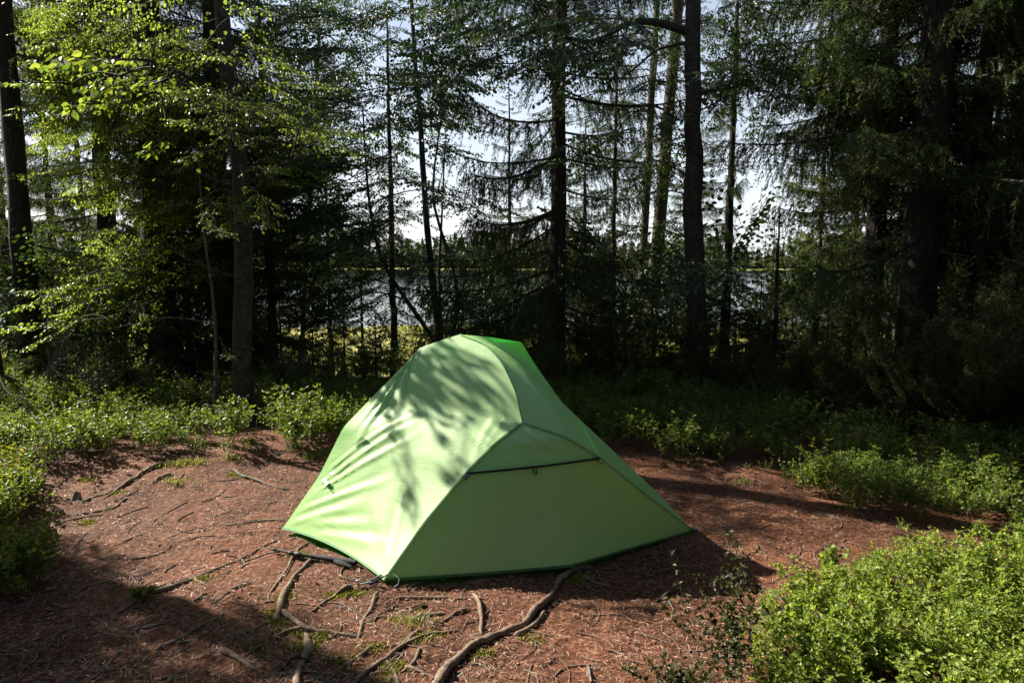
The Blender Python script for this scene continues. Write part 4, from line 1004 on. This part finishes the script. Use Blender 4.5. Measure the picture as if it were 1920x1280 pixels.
S2 = fold_field(S2, [((.5, .12), (.8, .30), .05, .004), ((.3, .2), (.9, .27), .03, .003), ((.02, .95), (.4, .6), .02, .003), ((.6, 1.), (.5, .5), .03, .003)], sg2 * nm2)
# zipper line across the door: from pixel (880,885) to (1120,855)
jz = int(np.argmin([abs((ray(0, 0)[0] * 0) + (p[1] * CP - (p[2] - CAM_H) * SP) * 0 + (640 - 1280 * (p[1] * SP + (p[2] - CAM_H) * CP) / (p[1] * CP - (p[2] - CAM_H) * SP)) - 887) for p in S2[:, 0]]))
jr = int(np.argmin([abs((640 - 1280 * (p[1] * SP + (p[2] - CAM_H) * CP) / (p[1] * CP - (p[2] - CAM_H) * SP)) - 857) for p in S2[:, -1]]))
jl = np.linspace(jz, jr, nd)
zl = np.array([S2[int(np.floor(j)), k] * (1 - (j % 1)) + S2[min(int(np.floor(j)) + 1, n1 - 1), k] * (j % 1) for k, j in enumerate(jl)])
Nz = unit(sg2 * nm2[int((jz + jr) / 2)])
# split door into brow and door below the zipper, resampled along v
def resample(S, ja, jb, n):
    out = np.zeros((n, S.shape[1], 3))
    for k in range(S.shape[1]):
        jj = np.linspace(ja[k], jb[k], n)
        for c in range(3): out[:, k, c] = np.interp(jj, np.arange(S.shape[0]), S[:, k, c])
    return out
z0 = np.zeros(nd); z1 = np.full(nd, n1 - 1.0)
brow = resample(S2, z0, jl, 24) - (sg2 * nm2[10, 30]) * .004 * np.sin(np.pi * np.linspace(0, 1, 24))[:, None, None]
door = resample(S2, jl, z1, 44)
panel('vent_brow', brow, tent, base, M_fly); panel('door', door, tent, base, M_fly, label='shaded mid green tent door')
zp = link('zipper', (lambda m_: m_)(None), tent) if False else None
zs = strip('zipper', zl + Nz * .008, .011, Nz, tent, base, M_black)
# right panel and back panels
TR = sag(T_, R_, (T_ + R_) / 2 + np.array([0, 0, .006]), n1)
RC = curve([R_, at_y(1008, 690, 3.87), at_y(1052, 752, 3.87), at_y(1112, 815, 3.85), at_y(1175, 868, 3.81), at_y(1235, 925, 3.76), C_], n1)
TM = curve(MT[::-1], n1)
S3 = coons(MC, TR, curve(MT, n1), RC[::-1], n1, n1)
nm3 = normals(S3); sg3 = 1 if nm3[30, 30, 0] > 0 else -1
S3 = S3 + sg3 * nm3 * (.012 * np.sin(np.pi * U) * np.sin(np.pi * V))[..., None]
S3 = fold_field(S3, [((.98, .04), (.5, .3), .02, .003), ((.02, .95), (.4, .5), .02, .003)], sg3 * nm3)
panel('right_panel', S3, tent, base, M_fly)
DM = curve([D_, (D_ + M2) / 2 + np.array([0, 0, .08]), M2], 41); M2T = sag(M2, T_, (M2 + T_) / 2 + np.array([0, .06, .06]), n1 - 40); DM2T = np.concatenate([DM, M2T[1:]])
CD = sag(C_, D_, (C_ + D_) / 2 + np.array([0, -.03, .02]), n1)
panel('back_panel', coons(CD, curve([R_, (R_ + T_) / 2 + np.array([0, .01, .006]), T_], n1), RC[::-1], DM2T, n1, n1), tent, base, M_fly)
M2B = curve([M2, (M2 + B_) / 2 + np.array([.05, .12, .0]), B_], n1)
S5 = coons(M2B, LT[::-1], curve(M2T, n1), BL, n1, n1)
nm5 = normals(S5); sg5 = 1 if nm5[30, 30, 0] < 0 else -1
S5 = S5 + sg5 * nm5 * (.001 * np.sin(np.pi * U) * np.sin(np.pi * V))[..., None]
panel('left_panel', S5, tent, base, M_fly)
K2B = np.concatenate([sag(D_, K2, (D_ + K2) / 2, 37), sag(K2, B_, (K2 + B_) / 2, nd - 36)[1:]])
S6 = np.zeros((n1, nd, 3)); MD2 = curve(DM[::-1], n1)
for j in range(n1):
    S6[j] = MD2[j][None] * (1 - u[:, None]) + M2B[j][None] * u[:, None] + (K2B - (K2B[0][None] * (1 - u[:, None]) + K2B[-1][None] * u[:, None])) * v[j] ** 2
panel('rear_door', S6, tent, base, M_fly)
# seams
NA = unit(np.array([-.35, -.8, .5]))
strip('seam', AM + NA * .003, .010, NA, tent, base, M_seam, .004)
strip('seam', MT + unit(np.array([0, -.5, .8])) * .001, .008, unit(np.array([.1, -.6, .75])), tent, base, M_hem, .002)
strip('seam', MC + unit(np.array([.2, -.8, .5])) * .001, .009, unit(np.array([.2, -.8, .5])), tent, base, M_hem, .003)
strip('hem', AB + NA * .002, .011, unit(np.array([-.4, -.6, .4])), tent, base, M_hem, .003)
strip('hem', AKC + np.array([0, -.003, .0]), .012, np.array([0, -1, .3]), tent, base, M_seam, .003)
strip('hem', CD, .018, np.array([.5, .8, .3]), tent, base, M_hem, .003)
strip('hem', K2B, .018, np.array([-.4, .9, .3]), tent, base, M_hem, .003)
# poles under the cloth (their ridge shows)
for cv in (AM, MC, curve(BL, 30), curve(RC, 30), TM):
    mb = MB(); mb.add(*tube(np.asarray(cv) - base - np.array([0, -.014, .010]), .0045, 6)); link('pole', mb.mesh('pole', M_grey), tent)
# inner tent
mb = MB()
def grid_faces(nv, nu):
    i = (np.arange(nv - 1) * nu)[:, None] + np.arange(nu - 1)[None]
    return np.stack([i, i + 1, i + nu + 1, i + nu], -1).reshape(-1, 4)
IN1 = coons(AB, LT, BL, AMT, n1, n1)[::6, ::6]; ni = normals(IN1); ni = ni * (1 if ni[5, 5, 1] < 0 else -1)
IN1 = IN1 - ni * .06 + np.array([.01, .04, -.01]); IN1[..., 2] = np.maximum(IN1[..., 2], .03)
mb.add((IN1 - base).reshape(-1, 3), grid_faces(*IN1.shape[:2]))
e1 = IN1[:, -1]; e2 = RC[::-1][::6][:len(e1)] * .96 + np.array([ctr[0], ctr[1], 0]) * .04 + np.array([-.03, .05, -.03])
w_ = np.linspace(0, 1, 8)[None, :, None]; IN2 = e1[:, None] * (1 - w_) + e2[:, None] * w_; IN2[..., 2] = np.maximum(IN2[..., 2], .02)
mb.add((IN2 - base).reshape(-1, 3), grid_faces(*IN2.shape[:2]))
fl_ = np.array([IN1[0, 0], IN1[0, -1], IN2[0, -1], D_ * .9 + ctr * .1]) - base; fl_[:, 2] = .025
mb.add(fl_, [(0, 1, 2, 3)])
link('inner_tent', mb.mesh('inner_tent', M_inner, False), tent)
# storm flap tabs under the zipper
def boxm(c, X, Y, Z, hx, hy, hz):
    c = np.array(c); X, Y, Z = unit(X) * hx, unit(Y) * hy, unit(Z) * hz
    V = np.array([c + a * X + b * Y + d * Z for a in (-1, 1) for b in (-1, 1) for d in (-1, 1)])
    return V, np.array([(0, 1, 3, 2), (4, 6, 7, 5), (0, 4, 5, 1), (2, 3, 7, 6), (0, 2, 6, 4), (1, 5, 7, 3)])
for px, py in ((880, 896), (1003, 871), (1122, 868)):
    k = int(np.argmin([abs(960 + 1280 * p[0] / (p[1] * CP - (p[2] - CAM_H) * SP) - px) for p in zl])); c = zl[k] + Nz[k] * .014
    dn = unit(door[3, k] - door[0, k])
    tg = link('zipper_tab', None, tent) if False else None
    mb = MB(); mb.add(*boxm(c + dn * .016 - base, np.cross(dn, Nz[k]), dn, Nz[k], .009, .021, .0022)); t_ = link('zipper_tab', mb.mesh('zipper_tab', M_black, False), tent)
    mb = MB(); mb.add(*boxm(c + dn * .018 + Nz[k] * .0035 - base, np.cross(dn, Nz[k]), dn, Nz[k], .0045, .015, .0012)); link('reflective_strip', mb.mesh('reflective_strip', M_metal, False), t_)
# print on the side panel: round mark and broken lettering, small guy tab
def on_panel(S, px, py):
    f = S[..., 1] * CP - (S[..., 2] - CAM_H) * SP; X = 960 + 1280 * S[..., 0] / f; Yp = 640 - 1280 * (S[..., 1] * SP + (S[..., 2] - CAM_H) * CP) / f
    j = np.unravel_index(np.argmin((X - px) ** 2 + (Yp - py) ** 2), X.shape); n = normals(S)[j]; n = n if n[1] < 0 else -n
    return j, S[j], n
def decal(pxs, name, m, lift=.0018, parent=None):
    pts = []
    j, c0, nn = on_panel(S1, *np.mean(pxs, axis=0))
    for q in pxs:
        d = ray(*q); t = ((c0 - np.array([0, 0, CAM_H])) @ nn) / (d @ nn); pts.append(np.array([0, 0, CAM_H]) + d * t + nn * lift)
    mb = MB(); n = len(pts); P = np.array(pts) - base; mb.add(np.r_[P, P - nn * .0012], [list(range(n))]); mb.add(np.zeros((0, 3)), np.array([(i, (i + 1) % n, (i + 1) % n + n, i + n) for i in range(n)]) - 0 - 2 * n)
    return link(name, mb.mesh(name, m, False), parent or tent)
lg = decal([(623 + 5 * math.cos(a), 886 + 4.5 * math.sin(a)) for a in np.linspace(0, 6.28, 12, endpoint=False)], 'logo', M_whitep, .004)
lg['label'] = 'white printed round mark with worn lettering'
decal([(604, 897), (608, 893), (618, 905), (612, 911)], 'logo_letter', M_whitep, .004, lg)
for q in ([(612, 911), (623, 906), (623, 908), (613, 913)], [(604, 896), (609, 892), (609, 893), (605, 898)], [(617, 914), (622, 912), (622, 914), (618, 916)], [(620, 919), (623, 917), (623, 919), (621, 921)], [(619, 890), (621, 889), (621, 891), (620, 892)]):
    decal(q, 'logo_letter', M_printdark, .006, lg)
tb_ = decal([(668, 831), (677, 818), (687, 822)], 'guy_tab', M_fly, .002)
decal([(665, 834), (686, 821.5), (687, 823), (666, 836)], 'cord', M_black, .004, tb_)

# straps, buckles and pegs at the corners
def rope(pts, r, name, m, parent, b):
    mb = MB(); mb.add(*tube(spline(np.array(pts) - b, 16), r, 5)); return link(name, mb.mesh(name, m), parent)
def peg(px, py, label):
    p = on_ground(px, py); t = thing('tent_peg', label, 'tent peg', tuple(p), 'tent pegs')
    mb = MB(); mb.add(*tube([(0, 0, -.08), (0, 0, .03)], [.003, .004], 6)); link('shaft', mb.mesh('shaft', M_metal), t)
    mb = MB(); mb.add(*tube([(-.008, 0, .034), (0, 0, .038), (.012, 0, .034), (.014, 0, .024)], .0035, 6)); link('hook', mb.mesh('hook', M_metal), t)
    return p
pa = peg(672, 1101, 'metal tent peg in front of the near tent corner')
for dx in (-.012, .012):
    rope([A_ + [dx, -.01, .03], (A_ + pa) / 2 + [dx, 0, .012], pa + [dx * .5, 0, .015]], .0045, 'strap', M_grey if dx > 0 else M_black, tent, base)
mb = MB(); d_ = unit(pa - A_); cc = A_ * .55 + pa * .45 + np.array([0, 0, .006]); mb.add(*boxm(cc - base, d_, np.cross(d_, [0, 0, 1]), [0, 0, 1], .022, .014, .004)); mb.add(*boxm(cc + d_ * .012 + [0, 0, .006] - base, np.cross(d_, [0, 0, 1]), d_, [0, 0, 1], .017, .004, .003))
link('buckle', mb.mesh('buckle', M_black, False), tent)
rope([A_ + [.04, -.01, .035], A_ + [.075, -.03, .02], A_ + [.07, -.045, -.005], A_ + [.05, -.05, -.012]], .0022, 'cord', M_grey, tent, base)
rope([A_ + [-.02, -.02, 0], A_ + [-.06, -.06, -.01], A_ + [-.10, -.05, -.02], A_ + [-.15, -.075, -.02]], .003, 'cord', M_black, tent, base)
rope([A_ + [0, -.02, 0], A_ + [-.03, -.07, -.015], A_ + [.02, -.08, -.02]], .003, 'cord', M_black, tent, base)
pc = peg(1304, 1001, 'metal tent peg at the right tent corner')
rope([C_, (C_ + pc) / 2 + [.01, 0, .01], pc + [0, 0, .02]], .005, 'strap', M_black, tent, base)
mb = MB(); mb.add(*boxm(C_ + [.02, -.01, .008] - base, [1, -.3, -.4], [.3, 1, 0], [0, 0, 1], .02, .011, .005)); link('buckle', mb.mesh('buckle', M_grey, False), tent)
kr = on_ground(1080, 1074)
rope([K_, K_ * .5 + kr * .5 + [-.008, -.004, .0], kr + [0, 0, .02]], .0022, 'cord', M_grey, tent, base)
rope([K_ + [.006, 0, 0], K_ * .5 + kr * .5 + [.016, -.006, 0], kr + [.012, 0, .02], kr + [.02, -.01, .0]], .0022, 'cord', M_grey, tent, base)

# ------------------------------------------------------------------ trekking pole under the hem
q0 = on_ground(513, 1037); q1 = on_ground(560, 1046); q2 = on_ground(600, 1052); q3 = on_ground(668, 1062)
hgt = np.array([0, 0, .022])
tp_ = thing('trekking_pole', 'folded black trekking pole lying half under the tent edge', 'trekking pole', tuple(q1))
M_oliv = plain('dark_green_tube', (.03, .04, .02), .35, .3); M_foam = plain('black_foam', (.02, .02, .02), .8, nscale=90)
def seg(name, a, b, r, m, par=tp_):
    a, b = np.array(a), np.array(b); s = np.linspace(0, 1, len(r))[:, None]; mb = MB(); mb.add(*tube(a * (1 - s) + b * s - q1, r, 10)); return link(name, mb.mesh(name, m), par)
d_ = unit(q3 - q0)
seg('tip', q0 + hgt - d_ * .045, q0 + hgt, [.002, .004, .005], M_black)
seg('basket', q0 + hgt, q0 + hgt + d_ * .02, [.006, .011, .007], M_foam)
seg('tube', q0 + hgt + d_ * .02, q1 + hgt, [.006, .006], M_black)
seg('lock_collar', q1 + hgt - d_ * .06, q1 + hgt - d_ * .035, [.007, .011, .011, .008], M_black)
seg('lock_collar', q1 + hgt - d_ * .02, q1 + hgt + d_ * .02, [.009, .014, .014, .009], M_black)
seg('tube', q1 + hgt, q2 + hgt, [.009, .009], M_oliv)
seg('tube', q1 + hgt * .4 + [0, -.012, 0], q2 + hgt * .4 + [0, -.010, 0], [.005, .005], M_oliv)
seg('handle', q2 + hgt - d_ * .03, q3 + hgt, [.010, .013, .014, .0135, .014, .015, .013], M_foam)
seg('grip', q2 + hgt + d_ * .09 + [0, -.012, -.002], q2 + hgt + d_ * .19 + [0, -.03, -.012], [.012, .017, .016, .010], M_foam)
seg('grip_ring', q2 + hgt + d_ * .115, q2 + hgt + d_ * .121, [.0155, .0155], M_grey)

# ------------------------------------------------------------------ far shore
def far_forest():
    r = np.random.default_rng(5); mb = MB()
    n = 1500; X = r.uniform(-420, 420, n); Yb = 243 - 9 * np.sin(X * .03) + np.abs(r.normal(0, 14, n)) + 3
    H = r.uniform(5, 13, n) * (.55 + .75 * vnoise(X * .045, Yb * .0 + 2)); Wd = H * r.uniform(.18, .55, n)
    for k in range(n):
        m_ = 44; hh = np.sort(r.random(m_)); z = hh * H[k]; w = Wd[k] * (1 - hh) ** (.45 if k % 3 else .9) + .15
        a = r.uniform(0, 6.28, m_); ex = np.cos(a) * w; ey = np.sin(a) * w; th = H[k] * .10
        P = np.stack([X[k] + ex, Yb[k] + ey, z - th * .4], -1); Q = np.stack([X[k] - ex * .15 + ey * .3, Yb[k] - ey * .15 - ex * .3, z + th], -1); S = np.stack([X[k] - ey * .5, Yb[k] + ex * .5, z - th * .2], -1)
        V = np.stack([P, Q, S], 1).reshape(-1, 3); V[:, 2] += gz(X[k], Yb[k]) - .2
        mb.add(V, np.arange(len(V)).reshape(-1, 3))
    link('far_forest', mb.mesh('far_forest', leaf_mat('far_foliage', [(.05, .065, .045), (.08, .095, .06), (.11, .125, .075)], .2, .8, .1, 1.0), False), kind='stuff', label='dark conifer forest along the far lake shore')  # distance haze is painted in as lighter, greyer foliage colours
far_forest()
print(sorted(((len(o.data.loops) - 2 * len(o.data.polygons), o.name) for o in bpy.data.objects if o.type == 'MESH' and o.data.users == 1), reverse=True)[:16])
print('tris', sum(len(o.data.loops) - 2 * len(o.data.polygons) for o in bpy.data.objects if o.type == 'MESH' and o.data.users == 1), 'objs', len(bpy.data.objects))
